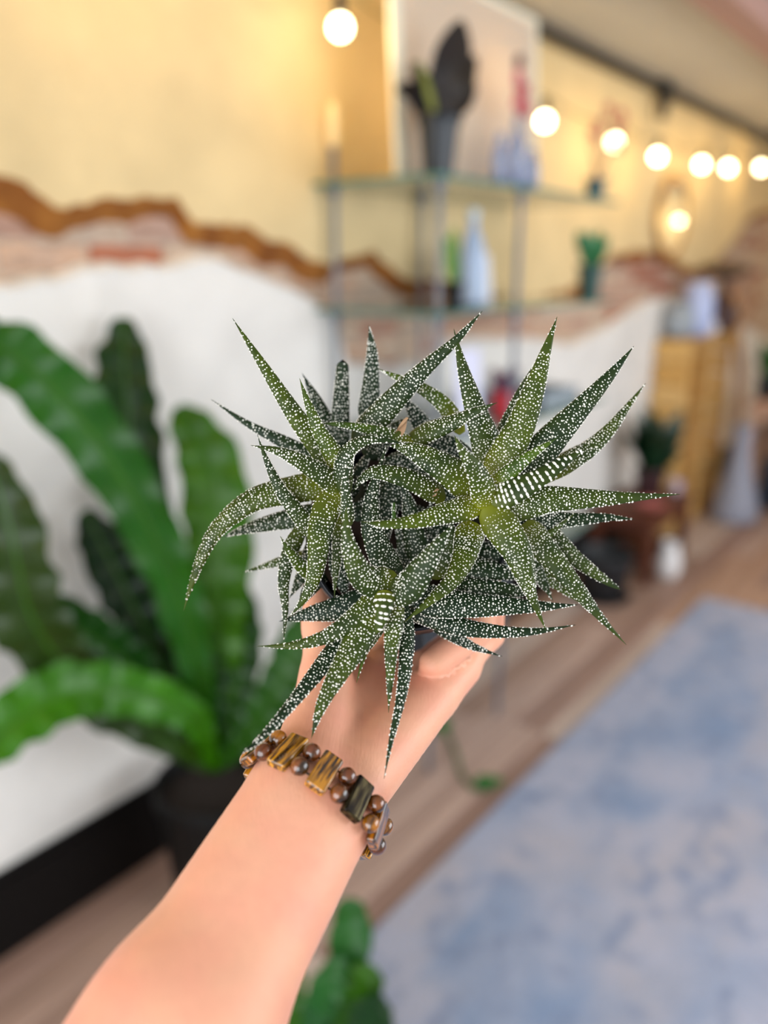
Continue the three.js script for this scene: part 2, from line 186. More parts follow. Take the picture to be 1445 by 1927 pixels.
// each leaf: centre line from base to tip (x right, y up, z out of the pot), greatest width, tone, bluntness, banded or not
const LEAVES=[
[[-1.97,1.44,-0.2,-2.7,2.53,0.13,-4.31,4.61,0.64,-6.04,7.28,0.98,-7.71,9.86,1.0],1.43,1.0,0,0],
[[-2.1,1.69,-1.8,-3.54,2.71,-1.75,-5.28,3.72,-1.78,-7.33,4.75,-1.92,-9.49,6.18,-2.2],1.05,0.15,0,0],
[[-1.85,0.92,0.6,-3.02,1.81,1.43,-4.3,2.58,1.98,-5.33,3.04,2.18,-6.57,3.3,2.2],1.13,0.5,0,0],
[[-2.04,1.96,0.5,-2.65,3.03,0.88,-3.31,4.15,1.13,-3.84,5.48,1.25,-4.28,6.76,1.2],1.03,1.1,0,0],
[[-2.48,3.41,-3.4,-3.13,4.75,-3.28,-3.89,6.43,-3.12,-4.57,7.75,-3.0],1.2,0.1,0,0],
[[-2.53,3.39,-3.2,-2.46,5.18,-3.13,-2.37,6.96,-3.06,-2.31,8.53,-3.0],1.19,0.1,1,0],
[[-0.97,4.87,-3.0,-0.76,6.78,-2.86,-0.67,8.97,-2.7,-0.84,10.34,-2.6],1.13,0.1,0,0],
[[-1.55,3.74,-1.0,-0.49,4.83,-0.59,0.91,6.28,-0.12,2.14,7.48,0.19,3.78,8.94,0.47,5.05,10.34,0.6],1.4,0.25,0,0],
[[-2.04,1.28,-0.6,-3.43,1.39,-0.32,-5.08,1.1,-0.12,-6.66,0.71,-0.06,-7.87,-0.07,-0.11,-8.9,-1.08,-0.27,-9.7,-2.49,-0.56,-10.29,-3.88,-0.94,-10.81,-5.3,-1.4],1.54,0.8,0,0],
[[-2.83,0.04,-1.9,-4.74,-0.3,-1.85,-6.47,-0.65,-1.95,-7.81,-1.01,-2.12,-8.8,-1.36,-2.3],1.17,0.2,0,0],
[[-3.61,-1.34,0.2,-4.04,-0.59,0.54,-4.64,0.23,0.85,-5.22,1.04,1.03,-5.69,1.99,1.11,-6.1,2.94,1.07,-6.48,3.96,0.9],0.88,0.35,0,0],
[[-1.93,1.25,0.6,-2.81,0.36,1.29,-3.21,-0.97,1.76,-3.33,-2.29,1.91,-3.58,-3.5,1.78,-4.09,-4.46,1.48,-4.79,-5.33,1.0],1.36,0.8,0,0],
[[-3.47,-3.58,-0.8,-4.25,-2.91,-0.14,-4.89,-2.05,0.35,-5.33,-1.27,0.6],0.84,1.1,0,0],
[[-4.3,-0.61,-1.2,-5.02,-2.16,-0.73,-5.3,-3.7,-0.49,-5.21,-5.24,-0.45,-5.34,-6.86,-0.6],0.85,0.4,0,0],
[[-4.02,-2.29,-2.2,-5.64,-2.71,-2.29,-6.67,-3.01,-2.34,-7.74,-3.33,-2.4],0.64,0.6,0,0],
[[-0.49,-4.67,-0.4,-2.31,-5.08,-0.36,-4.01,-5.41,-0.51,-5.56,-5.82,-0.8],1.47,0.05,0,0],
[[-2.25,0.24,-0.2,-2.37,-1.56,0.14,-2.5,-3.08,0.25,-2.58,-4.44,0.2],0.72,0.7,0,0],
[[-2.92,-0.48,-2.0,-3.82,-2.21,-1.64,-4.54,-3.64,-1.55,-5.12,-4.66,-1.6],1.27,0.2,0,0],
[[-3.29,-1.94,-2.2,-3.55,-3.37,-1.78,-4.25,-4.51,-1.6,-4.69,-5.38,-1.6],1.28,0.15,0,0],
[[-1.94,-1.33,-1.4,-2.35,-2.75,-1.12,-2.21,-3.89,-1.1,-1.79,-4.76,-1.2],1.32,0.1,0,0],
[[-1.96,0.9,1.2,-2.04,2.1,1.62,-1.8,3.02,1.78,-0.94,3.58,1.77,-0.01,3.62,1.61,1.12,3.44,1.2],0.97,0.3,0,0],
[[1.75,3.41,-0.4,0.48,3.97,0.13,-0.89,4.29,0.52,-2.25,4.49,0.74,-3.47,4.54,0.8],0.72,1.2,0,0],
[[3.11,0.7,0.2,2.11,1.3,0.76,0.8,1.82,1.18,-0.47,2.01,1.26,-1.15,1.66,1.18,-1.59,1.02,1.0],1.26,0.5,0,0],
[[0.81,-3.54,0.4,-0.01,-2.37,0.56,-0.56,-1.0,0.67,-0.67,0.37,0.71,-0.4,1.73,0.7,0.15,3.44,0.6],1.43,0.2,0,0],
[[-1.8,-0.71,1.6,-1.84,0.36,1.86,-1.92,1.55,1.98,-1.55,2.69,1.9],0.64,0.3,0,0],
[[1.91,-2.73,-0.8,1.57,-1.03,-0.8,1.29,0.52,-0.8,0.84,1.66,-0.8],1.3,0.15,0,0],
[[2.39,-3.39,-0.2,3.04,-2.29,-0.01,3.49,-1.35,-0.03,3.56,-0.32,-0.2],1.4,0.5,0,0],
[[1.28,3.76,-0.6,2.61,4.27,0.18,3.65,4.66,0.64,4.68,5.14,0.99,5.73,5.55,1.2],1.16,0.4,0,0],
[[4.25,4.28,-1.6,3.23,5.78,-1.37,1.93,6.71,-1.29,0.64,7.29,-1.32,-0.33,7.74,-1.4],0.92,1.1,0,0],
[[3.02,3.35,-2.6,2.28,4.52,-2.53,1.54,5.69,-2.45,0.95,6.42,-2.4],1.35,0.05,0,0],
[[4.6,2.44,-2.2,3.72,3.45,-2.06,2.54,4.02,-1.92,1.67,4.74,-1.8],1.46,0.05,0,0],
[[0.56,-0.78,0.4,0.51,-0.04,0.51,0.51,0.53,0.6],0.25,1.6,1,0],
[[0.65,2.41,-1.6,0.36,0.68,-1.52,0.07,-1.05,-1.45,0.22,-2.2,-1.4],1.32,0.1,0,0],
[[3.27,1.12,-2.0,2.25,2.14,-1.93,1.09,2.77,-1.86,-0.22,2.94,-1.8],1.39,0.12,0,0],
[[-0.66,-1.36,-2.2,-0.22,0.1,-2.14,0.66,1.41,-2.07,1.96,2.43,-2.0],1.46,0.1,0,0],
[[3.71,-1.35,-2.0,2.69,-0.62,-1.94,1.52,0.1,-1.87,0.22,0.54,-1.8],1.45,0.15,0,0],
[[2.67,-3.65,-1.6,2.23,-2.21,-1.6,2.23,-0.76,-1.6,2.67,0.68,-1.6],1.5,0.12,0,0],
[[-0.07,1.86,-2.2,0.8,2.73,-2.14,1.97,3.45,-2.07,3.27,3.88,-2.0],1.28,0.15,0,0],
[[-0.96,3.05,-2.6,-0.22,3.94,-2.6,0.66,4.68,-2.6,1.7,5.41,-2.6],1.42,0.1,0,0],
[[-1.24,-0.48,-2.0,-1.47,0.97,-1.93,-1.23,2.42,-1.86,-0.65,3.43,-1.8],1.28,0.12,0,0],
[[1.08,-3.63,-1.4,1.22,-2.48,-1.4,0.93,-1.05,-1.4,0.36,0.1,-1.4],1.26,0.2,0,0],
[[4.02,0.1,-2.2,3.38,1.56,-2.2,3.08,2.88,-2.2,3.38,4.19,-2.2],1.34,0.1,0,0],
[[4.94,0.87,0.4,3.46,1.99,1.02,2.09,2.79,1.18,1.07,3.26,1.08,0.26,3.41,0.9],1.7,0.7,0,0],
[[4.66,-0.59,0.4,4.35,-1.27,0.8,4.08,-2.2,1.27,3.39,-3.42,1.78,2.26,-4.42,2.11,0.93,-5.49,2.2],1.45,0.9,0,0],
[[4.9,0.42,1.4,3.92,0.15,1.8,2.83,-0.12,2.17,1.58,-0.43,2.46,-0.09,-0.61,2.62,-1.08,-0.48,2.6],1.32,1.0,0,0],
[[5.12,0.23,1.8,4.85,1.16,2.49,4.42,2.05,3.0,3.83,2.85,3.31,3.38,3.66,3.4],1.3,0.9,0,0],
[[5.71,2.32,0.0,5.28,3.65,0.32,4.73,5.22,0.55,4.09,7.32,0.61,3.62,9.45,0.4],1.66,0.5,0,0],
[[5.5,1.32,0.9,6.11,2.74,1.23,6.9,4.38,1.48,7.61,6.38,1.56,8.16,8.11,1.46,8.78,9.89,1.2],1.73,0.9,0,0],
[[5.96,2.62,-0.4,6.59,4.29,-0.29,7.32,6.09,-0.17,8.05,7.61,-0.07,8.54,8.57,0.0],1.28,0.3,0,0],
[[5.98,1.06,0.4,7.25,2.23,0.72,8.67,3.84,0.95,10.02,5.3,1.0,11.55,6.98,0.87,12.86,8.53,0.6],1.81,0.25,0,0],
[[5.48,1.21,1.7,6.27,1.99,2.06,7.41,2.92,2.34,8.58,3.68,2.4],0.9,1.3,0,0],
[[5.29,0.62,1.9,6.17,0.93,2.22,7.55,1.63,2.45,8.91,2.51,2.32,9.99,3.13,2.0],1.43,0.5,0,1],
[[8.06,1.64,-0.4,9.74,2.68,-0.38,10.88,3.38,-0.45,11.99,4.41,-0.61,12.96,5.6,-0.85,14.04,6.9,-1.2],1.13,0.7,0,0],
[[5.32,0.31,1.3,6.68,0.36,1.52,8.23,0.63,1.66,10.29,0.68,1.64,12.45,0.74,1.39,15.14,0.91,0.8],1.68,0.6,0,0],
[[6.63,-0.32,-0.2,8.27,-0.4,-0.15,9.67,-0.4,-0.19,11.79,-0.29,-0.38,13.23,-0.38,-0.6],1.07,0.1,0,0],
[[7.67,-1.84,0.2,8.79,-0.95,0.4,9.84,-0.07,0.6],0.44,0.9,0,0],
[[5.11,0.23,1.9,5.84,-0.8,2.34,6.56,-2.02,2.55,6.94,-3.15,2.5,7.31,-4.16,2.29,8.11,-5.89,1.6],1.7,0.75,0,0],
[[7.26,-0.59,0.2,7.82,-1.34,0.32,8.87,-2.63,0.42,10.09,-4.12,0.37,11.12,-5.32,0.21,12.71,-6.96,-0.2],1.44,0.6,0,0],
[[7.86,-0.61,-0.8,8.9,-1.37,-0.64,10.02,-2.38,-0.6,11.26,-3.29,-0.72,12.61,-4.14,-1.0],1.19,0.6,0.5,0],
[[1.16,-4.21,0.8,2.65,-4.58,0.94,4.27,-4.73,1.0,6.23,-4.79,0.97,8.21,-4.83,0.82,9.95,-4.78,0.6],1.64,0.1,0,0],
[[0.89,-4.53,0.4,2.13,-5.26,0.49,3.82,-5.88,0.55,5.8,-6.16,0.54,7.79,-6.17,0.46,9.91,-5.86,0.3],1.16,0.1,0,0],
[[2.18,-5.68,-0.6,3.6,-6.54,-0.75,4.46,-7.04,-0.83,5.32,-7.39,-0.91,6.3,-7.72,-1.0],0.68,0.05,0,0],
[[4.03,-3.16,-0.8,5.01,-3.06,-0.7,6.43,-3.24,-0.74,7.89,-3.6,-1.0],1.59,0.15,0,0],
[[3.55,-4.22,-0.1,4.93,-4.13,-0.02,6.62,-4.14,-0.13,8.06,-4.33,-0.4],1.56,0.15,0,0],
[[6.79,-2.19,-1.2,8.07,-2.99,-1.2,9.21,-3.9,-1.2,10.36,-4.81,-1.2],0.97,0.8,0,0],
[[4.54,-2.49,-1.6,5.98,-2.35,-1.6,7.14,-2.06,-1.6,8.0,-1.92,-1.6],1.56,0.1,0,0],
[[6.21,-0.76,-1.2,7.49,-2.04,-1.13,8.33,-3.46,-1.06,9.03,-4.74,-1.0],1.43,0.35,0,0],
[[0.67,-3.46,2.2,-0.2,-3.5,2.68,-1.02,-3.13,3.05,-1.52,-2.14,3.33,-1.8,-0.93,3.4,-1.81,0.35,3.2],1.61,0.6,0,0],
[[0.33,-3.77,2.6,1.14,-3.66,3.19,1.86,-2.62,3.75,2.56,-1.55,3.88,3.26,-0.6,3.6],1.65,0.3,0,0],
[[0.14,-3.86,2.2,-0.46,-4.38,2.49,-1.62,-5.35,2.86,-2.85,-6.07,3.01,-4.4,-6.47,2.94,-6.19,-6.58,2.6],1.2,0.8,0,0],
[[-0.01,-4.1,1.9,-0.8,-5.28,2.55,-1.48,-6.57,3.14,-2.29,-7.89,3.68,-3.02,-9.31,4.12,-3.39,-10.56,4.4],1.59,0.7,0,0],
[[-0.88,-5.07,0.9,-1.92,-6.27,1.89,-2.77,-7.19,2.69,-3.64,-8.21,3.61,-4.54,-9.22,4.59,-5.66,-10.31,5.8,-6.3,-10.7,6.4],1.01,0.1,0,0],
[[0.07,-4.26,2.1,-0.28,-4.89,2.4,-0.59,-5.63,2.68,-0.89,-6.67,2.97,-1.32,-8.22,3.2],0.78,1.1,0,0],
[[0.06,-3.82,3.1,-0.01,-4.49,3.53,-0.14,-5.12,3.59,-0.37,-5.85,3.3],0.98,0.7,0.6,1],
[[0.33,-4.05,2.4,0.5,-5.24,2.85,0.37,-6.39,3.13,0.29,-8.0,3.3,0.22,-9.66,3.2],0.99,0.7,0,0],
[[0.87,-4.34,1.4,1.12,-6.02,2.2,1.02,-7.64,2.92,0.75,-9.18,3.59,0.34,-10.71,4.21,0.01,-12.31,4.8],0.77,0.15,0,0],
[[-0.07,-4.73,1.5,-0.44,-5.75,1.81,-0.86,-6.66,1.94,-1.45,-7.73,1.9],1.07,0.9,0,0]];

const leafSkin = mat(0xffffff, 0.5, { vertexColors: true, specularIntensity: 0.45 });
const pearl = mat(0xf2f0e6, 0.6);
const POT_AXIS = V(0, Math.sin(20 * Math.PI / 180), Math.cos(20 * Math.PI / 180)), POT_RIM = V(1.23, -1.05, -1.7), POT_H = 8.4, POT_R1 = 5.4, POT_R0 = 4.0;
const plant = inHand(thing('potted_haworthia', 'spiky dark green succulent with white pearly dots held in a hand', 'plant'));
{
  const toAxis = new THREE.Quaternion().setFromUnitVectors(V(0, 1, 0), POT_AXIS), base = POT_RIM.clone().addScaledVector(POT_AXIS, -POT_H);
  const put = (o) => { o.quaternion.copy(toAxis); o.position.copy(base); return o; };
  put(part(plant, 'pot', potShape(POT_R0, POT_R1 - 0.15, POT_H, 0.25, 56), mat(0x10141c, 0.35))).userData.label = 'black plastic nursery pot';
  const soil = sheet(10, 40, (u, v) => { const a = v * 2 * Math.PI, r = u * 4.95; return V(Math.cos(a) * r, POT_H - 0.6 + (fbm(Math.cos(a) * r * 1.5 + 9, Math.sin(a) * r * 1.5 + 9, 2) - 0.5) * 0.6, -Math.sin(a) * r); });
  put(part(plant, 'soil', soil, mat(0x2a1a10, 1)));
  for (const [x, y, z] of [[-2.0, 1.3, -1.0], [5.3, 0.3, 0.7], [0.2, -3.8, 1.9]]) {
    const end = V(x, y, z), foot = V(lerp(x, 1.23, 0.25), lerp(y, -1.05, 0.25), -4.2);
    part(plant, 'stem', new THREE.TubeGeometry(new THREE.LineCurve3(foot, end), 6, 0.75, 10), mat(0x2b2a12, 0.8));
  }
}
const DOT = (() => { const p = []; for (let i = 0; i < 6; i++) p.push([Math.cos(i * Math.PI / 3), Math.sin(i * Math.PI / 3)]); return p; })();
function makeLeaf([flat, width, tone, blunt, banded]) {
  const pts = []; for (let i = 0; i < flat.length; i += 3) pts.push(V(flat[i], flat[i + 1], flat[i + 2]));
  const curve = new THREE.CatmullRomCurve3(pts, false, 'centripetal'), len = curve.getLength(), N = 30, M = 14, twist = rr(-0.28, 0.28), sal = rnd() * 50;
  const half = (t) => { const w = width * 0.54; if (blunt >= 1) return w * (1 - 0.5 * t) * Math.sqrt(clamp((1 - t) * 14)); const s = Math.max(0, (t - 0.15) / 0.85), f = 1 - Math.pow(s, 1.25); const e = blunt ? lerp(f, (1 - 0.6 * s) * Math.sqrt(clamp((1 - t) * 9)), blunt) : f; return Math.max(0.012, w * e * lerp(0.4, 1, Math.sqrt(clamp(t / 0.15)))); };
  const frame = (t) => {
    const P = curve.getPoint(t), T = curve.getTangent(t), B = V(0, 0.25, 1).normalize();
    const n = B.addScaledVector(T, -B.dot(T)); if (n.lengthSq() < 0.02) n.set(0, 1, 0).addScaledVector(T, -T.y); n.normalize();
    n.applyAxisAngle(T, twist * (1 - 0.5 * t)); return { P, T, n, S: T.clone().cross(n).normalize() };
  };
  const at = (f, h, a) => { const s = Math.sin(a), th = h * (s > 0 ? 0.52 : 0.6), c = Math.cos(a); return { p: f.P.clone().addScaledVector(f.S, c * h).addScaledVector(f.n, s * th), n: f.S.clone().multiplyScalar(c / h).addScaledVector(f.n, s / th).normalize() }; };
  const pos = [], nor = [], col = [], ix = [];
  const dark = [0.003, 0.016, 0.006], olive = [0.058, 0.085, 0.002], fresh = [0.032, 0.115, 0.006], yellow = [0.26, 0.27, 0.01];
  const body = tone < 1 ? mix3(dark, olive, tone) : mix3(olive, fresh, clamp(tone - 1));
  for (let i = 0; i <= N; i++) {
    const t = i / N, f = frame(t), h = half(t);
    for (let j = 0; j < M; j++) {
      const { p, n } = at(f, h, j / M * 2 * Math.PI); pos.push(p.x, p.y, p.z); nor.push(n.x, n.y, n.z);
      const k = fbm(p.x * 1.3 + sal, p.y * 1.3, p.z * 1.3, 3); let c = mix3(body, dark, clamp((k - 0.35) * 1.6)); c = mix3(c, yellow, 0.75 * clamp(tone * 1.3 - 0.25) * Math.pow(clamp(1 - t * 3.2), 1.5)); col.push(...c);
      if (i < N) { const a = i * M + j, b = i * M + (j + 1) % M; ix.push(a, a + M, b, b, a + M, b + M); }
    }
  }
  const tip = pos.length / 3, fe = frame(1), fb = frame(0);
  pos.push(...fe.P.clone().addScaledVector(fe.T, 0.05).toArray(), ...fb.P.toArray()); nor.push(...fe.T.toArray(), ...fb.T.clone().negate().toArray()); col.push(...body, ...body);
  for (let j = 0; j < M; j++) { ix.push(N * M + (j + 1) % M, N * M + j, tip); ix.push(j, (j + 1) % M, tip + 1); }
  const g = new THREE.BufferGeometry();
  g.setAttribute('position', new THREE.Float32BufferAttribute(pos, 3)); g.setAttribute('normal', new THREE.Float32BufferAttribute(nor, 3)); g.setAttribute('color', new THREE.Float32BufferAttribute(col, 3)); g.setIndex(ix);
  // tubercles: low white domes in cross rows, larger along the margins
  const dp = [], dn = [], di = [];
  const dome = (f, h, a, r, stretch) => {
    const { p, n } = at(f, h, a), u = f.T.clone().addScaledVector(n, -f.T.dot(n)).normalize(), w = n.clone().cross(u), o = dp.length / 3, spin = rr(-0.4, 0.4);
    const ring = (k, lift, tiltN) => { for (const [cx, cy] of DOT) { const A = Math.cos(spin) * cx - Math.sin(spin) * cy, Bq = Math.sin(spin) * cx + Math.cos(spin) * cy; const q = p.clone().addScaledVector(u, A * r * k).addScaledVector(w, Bq * r * k * stretch).addScaledVector(n, lift * r); dp.push(q.x, q.y, q.z); const m = n.clone().multiplyScalar(tiltN).addScaledVector(u, A).addScaledVector(w, Bq).normalize(); dn.push(m.x, m.y, m.z); } };
    ring(1, -0.12, 0.25); ring(0.66, 0.42, 1.0); const q = p.clone().addScaledVector(n, 0.58 * r); dp.push(q.x, q.y, q.z); dn.push(n.x, n.y, n.z);
    for (let k = 0; k < 6; k++) { const e = (k + 1) % 6; di.push(o + k, o + e, o + 6 + k, o + e, o + 6 + e, o + 6 + k, o + 6 + k, o + 6 + e, o + 12); }
  };
  const step = banded ? 0.26 : 0.16, rows = Math.floor(len / step);
  for (let i = 1; i < rows; i++) {
    const t = (i + rr(-0.1, 0.1)) / rows, h = half(t); if (t > 0.985) break; const stagger = (i % 2) * 0.5 + rr(-0.15, 0.15), f = frame(t);
    const dense = clamp(fbm(t * 5 + sal, 3, 1, 2) * 1.5 + 0.15), fade = t > 0.72 ? lerp(1, 0.12, (t - 0.72) / 0.28) : 1;
    for (const side of [0, 1]) {
      const count = Math.max(1, Math.round(h * 2.25 / (banded ? 0.3 : 0.17)));
      if (t < 0.07) continue;
      for (let k = 0; k < count; k++) {
        if (rnd() > (0.6 + 0.35 * dense) * fade) continue;
        const a = side * Math.PI + Math.acos(clamp(1 - 2 * (k + 0.25 + stagger + rr(-0.22, 0.22)) / count, -0.97, 0.97));
        dome(banded ? f : frame(clamp(t + rr(-0.35, 0.35) / rows)), h, a, (banded ? 0.075 : lerp(0.024, 0.055, rnd() ** 1.4)) * (t < 0.16 ? 0.75 : 1), banded ? rr(1.4, 2.3) : rr(0.85, 1.5));
      }
    }
    if (t > 0.08) for (const a of [0, Math.PI]) if (rnd() < 0.75 * Math.sqrt(fade)) dome(f, h, a + rr(-0.12, 0.12), rr(0.045, 0.075), rr(0.9, 1.2));
  }
  const d = new THREE.BufferGeometry(); d.setAttribute('position', new THREE.Float32BufferAttribute(dp, 3)); d.setAttribute('normal', new THREE.Float32BufferAttribute(dn, 3)); d.setIndex(di);
  const m = part(plant, 'leaf', g, leafSkin); part(m, 'tubercles', d, pearl, 'stuff');
}
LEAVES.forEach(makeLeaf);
{ // withered leaf tips between the rosettes
  const dry = mat(0xb08d6c, 0.9);
  for (const [x, y, z, l, w, turn] of [[0.9, 4.35, 0.2, 1.3, 0.45, 1.0], [1.1, 1.6, 0.9, 0.8, 0.35, 1.5], [5.9, -0.7, 1.2, 0.7, 0.18, 1.1], [4.6, -2.0, -0.6, 1.2, 0.35, 0.5], [2.6, 1.0, 0.9, 0.5, 0.25, 0.7]]) {
    const q = sheet(8, 4, (u, v) => V((u - 0.5) * l, (v - 0.5) * w * Math.sin(Math.PI * (0.15 + 0.8 * u)), 0.12 * Math.sin(v * 6 + u * 5)));
    const o = part(plant, 'dry_leaf', q, dry); o.position.set(x, y, z); o.rotation.set(0.3, 0.3, turn);
    o.userData.label = 'withered tan leaf tip';
  }
}

// ---------------------------------------------------------------- forearm and hand: one continuous surface from joined tapered bones
const bones = [];
const deeper = (p) => { const dz = 1.3 * clamp((p[2] + 5) / 5), s = (42 - p[2] + dz) / (42 - p[2]); return [p[0] * s, p[1] * s, p[2] - dz]; };
const bone = (p, q, ra, rb, k = 0.9, a = deeper(p), b = deeper(q)) => bones.push({ a: V(...a), b: V(...b), ra, rb, k, d: V(...b).sub(V(...a)), l2: V(...b).sub(V(...a)).lengthSq() });
const ARM = V(4.73, 6.16, -6.2).normalize(), ACROSS = V(0.845, -0.535, 0).addScaledVector(ARM, -V(0.845, -0.535, 0).dot(ARM)).normalize(), ARM_UP = ACROSS.clone().cross(ARM).normalize();
if (ARM_UP.z < 0) ARM_UP.negate();
const off = (p, s, u = 0) => V(...p).addScaledVector(ACROSS, s).addScaledVector(ARM_UP, u).toArray();
const WR = [-3.12, -12.96, 5.8], FM = [-7.85, -19.12, 12.0], EL = [-15.5, -29.0, 22.0];
for (const s of [-1, 1]) {
  bone(off(EL, s * 1.2 - 0.9), off(FM, s * 0.85 + 0.35, -0.4), 3.0, 2.58, 2);
  bone(off(FM, s * 0.85 + 0.35, -0.4), off(WR, s * 1.15, -0.6), 2.58, 1.98, 2);
}
bone(EL, [-16, -38, 23], 2.9, 3.6, 1);
const wristAt = (s) => off(WR, s, -1.0);
bone(wristAt(-1.2), [-2.56, -8.75, -4.8], 1.5, 1.1, 0.9);
bone(wristAt(-0.4), [-0.24, -9.3, -6.0], 1.5, 1.1, 0.9);
bone(wristAt(0.5), [2.35, -9.3, -5.6], 1.5, 1.1, 0.9);
bone(wristAt(1.2), [4.4, -8.85, -4.4], 1.5, 1.05, 0.9);
bone([-3.45, -12.0, 3.6], [-3.1, -8.9, -0.5], 1.75, 1.4, 0.8);           // ball of the thumb
bone([-3.1, -8.9, -0.5], [-3.55, -6.3, -2.9], 1.25, 1.0, 0.7); bone([-3.55, -6.3, -2.9], [-3.95, -4.3, -4.4], 1.0, 0.8, 0.5);
bone([-1.15, -12.7, 3.3], [2.6, -10.1, -2.2], 1.7, 1.3, 0.8);           // heel of the hand
bone([2.6, -10.1, -2.2], [4.6, -9.1, -4.6], 1.3, 1.0, 0.6);
const chain = (list, r) => { for (let i = 1; i < list.length; i++) bone(list[i - 1], list[i], r[i - 1], r[i], 0.35); };
chain([[-2.56, -8.75, -4.8], [-2.57, -8.3, -11.2], [-2.3, -4.75, -13.6], [-1.0, -2.2, -13.5]], [1.05, 0.95, 0.85, 0.72]);
chain([[-0.24, -9.3, -6.0], [0.09, -8.7, -12.3], [0.58, -4.9, -14.2], [1.4, -1.9, -13.8]], [1.05, 0.98, 0.88, 0.75]);
chain([[2.35, -9.3, -5.6], [5.0, -7.75, -9.4], [5.3, -5.2, -11.8], [3.9, -2.9, -13.2]], [1.0, 0.92, 0.82, 0.7]);
chain([[4.4, -8.85, -4.4], [6.3, -7.3, -5.9], [6.85, -5.2, -8.3], [6.1, -3.3, -10.6]], [0.95, 0.85, 0.78, 0.65]);
bone([2.65, -8.2, -1.4], [5.1, -6.8, -3.4], 0.82, 0.95, 0.15); bone([5.1, -6.8, -3.4], [6.0, -5.8, -6.6], 0.95, 0.8, 0.2);
function skinDistance(x, y, z) {
  let d = 1e3;
  for (const b of bones) {
    const px = x - b.a.x, py = y - b.a.y, pz = z - b.a.z, t = clamp((px * b.d.x + py * b.d.y + pz * b.d.z) / b.l2);
    const e = Math.hypot(px - b.d.x * t, py - b.d.y * t, pz - b.d.z * t) - lerp(b.ra, b.rb, t);
    const h = clamp(0.5 + 0.5 * (d - e) / b.k); d = lerp(d, e, h) - b.k * h * (1 - h);
  }
  return d;
}
function surfaceNet(lo, hi, c) {
  const n = [0, 1, 2].map((k) => Math.ceil((hi[k] - lo[k]) / c) + 1), id = (i, j, k) => (k * n[1] + j) * n[0] + i, F = new Float32Array(n[0] * n[1] * n[2]);
  for (let k = 0; k < n[2]; k++) for (let j = 0; j < n[1]; j++) for (let i = 0; i < n[0]; i++) F[id(i, j, k)] = skinDistance(lo[0] + i * c, lo[1] + j * c, lo[2] + k * c);
  const vert = new Int32Array(F.length).fill(-1), P = [], N = [], C = [], I = [];
  const corner = [[0, 0, 0], [1, 0, 0], [0, 1, 0], [1, 1, 0], [0, 0, 1], [1, 0, 1], [0, 1, 1], [1, 1, 1]], edges = [[0, 1], [2, 3], [4, 5], [6, 7], [0, 2], [1, 3], [4, 6], [5, 7], [0, 4], [1, 5], [2, 6], [3, 7]];
  for (let k = 0; k < n[2] - 1; k++) for (let j = 0; j < n[1] - 1; j++) for (let i = 0; i < n[0] - 1; i++) {
    const v = corner.map(([a, b, d]) => F[id(i + a, j + b, k + d)]); let m = 0; v.forEach((q) => { if (q < 0) m++; }); if (m === 0 || m === 8) continue;
    let x = 0, y = 0, z = 0, w = 0;
    for (const [a, b] of edges) if ((v[a] < 0) !== (v[b] < 0)) { const t = v[a] / (v[a] - v[b]); x += lerp(corner[a][0], corner[b][0], t); y += lerp(corner[a][1], corner[b][1], t); z += lerp(corner[a][2], corner[b][2], t); w++; }
    x = lo[0] + (i + x / w) * c; y = lo[1] + (j + y / w) * c; z = lo[2] + (k + z / w) * c; vert[id(i, j, k)] = P.length / 3; P.push(x, y, z);
    const e = 0.06, g = V(skinDistance(x + e, y, z) - skinDistance(x - e, y, z), skinDistance(x, y + e, z) - skinDistance(x, y - e, z), skinDistance(x, y, z + e) - skinDistance(x, y, z - e)).normalize(); N.push(g.x, g.y, g.z);
    const q = fbm(x * 0.5 + 40, y * 0.5 + 40, z * 0.5 + 40, 3), q2 = fbm(x * 3 + 9, y * 3 + 60, z * 3 + 30, 3); C.push(...mix3([0.86, 0.43, 0.275], [0.86, 0.37, 0.25], clamp((q - 0.35) * 2.4)).map((s) => s * (0.95 + 0.1 * q2)));
  }
  for (let k = 1; k < n[2] - 1; k++) for (let j = 1; j < n[1] - 1; j++) for (let i = 1; i < n[0] - 1; i++) {
    const a = F[id(i, j, k)] < 0, quad = (p, q, r, s, flip) => { if (p < 0 || q < 0 || r < 0 || s < 0) return; if (flip) I.push(p, q, r, p, r, s); else I.push(p, r, q, p, s, r); };
    if (a !== F[id(i + 1, j, k)] < 0) quad(vert[id(i, j - 1, k - 1)], vert[id(i, j, k - 1)], vert[id(i, j, k)], vert[id(i, j - 1, k)], a);
    if (a !== F[id(i, j + 1, k)] < 0) quad(vert[id(i - 1, j, k - 1)], vert[id(i - 1, j, k)], vert[id(i, j, k)], vert[id(i, j, k - 1)], a);
    if (a !== F[id(i, j, k + 1)] < 0) quad(vert[id(i - 1, j - 1, k)], vert[id(i, j - 1, k)], vert[id(i, j, k)], vert[id(i - 1, j, k)], a);
  }
  const g = new THREE.BufferGeometry(); g.setAttribute('position', new THREE.Float32BufferAttribute(P, 3)); g.setAttribute('normal', new THREE.Float32BufferAttribute(N, 3)); g.setAttribute('color', new THREE.Float32BufferAttribute(C, 3));
  const uv = new Float32Array(P.length / 3 * 2); for (let i = 0; i < P.length / 3; i++) { uv[2 * i] = P[3 * i] / 6; uv[2 * i + 1] = (P[3 * i + 1] + 0.4 * P[3 * i + 2]) / 6; } g.setAttribute('uv', new THREE.BufferAttribute(uv, 2)); g.setIndex(I); return g;
}
const person = inHand(thing('person', 'bare forearm and open hand reaching in from below to hold up a pot', 'person'));
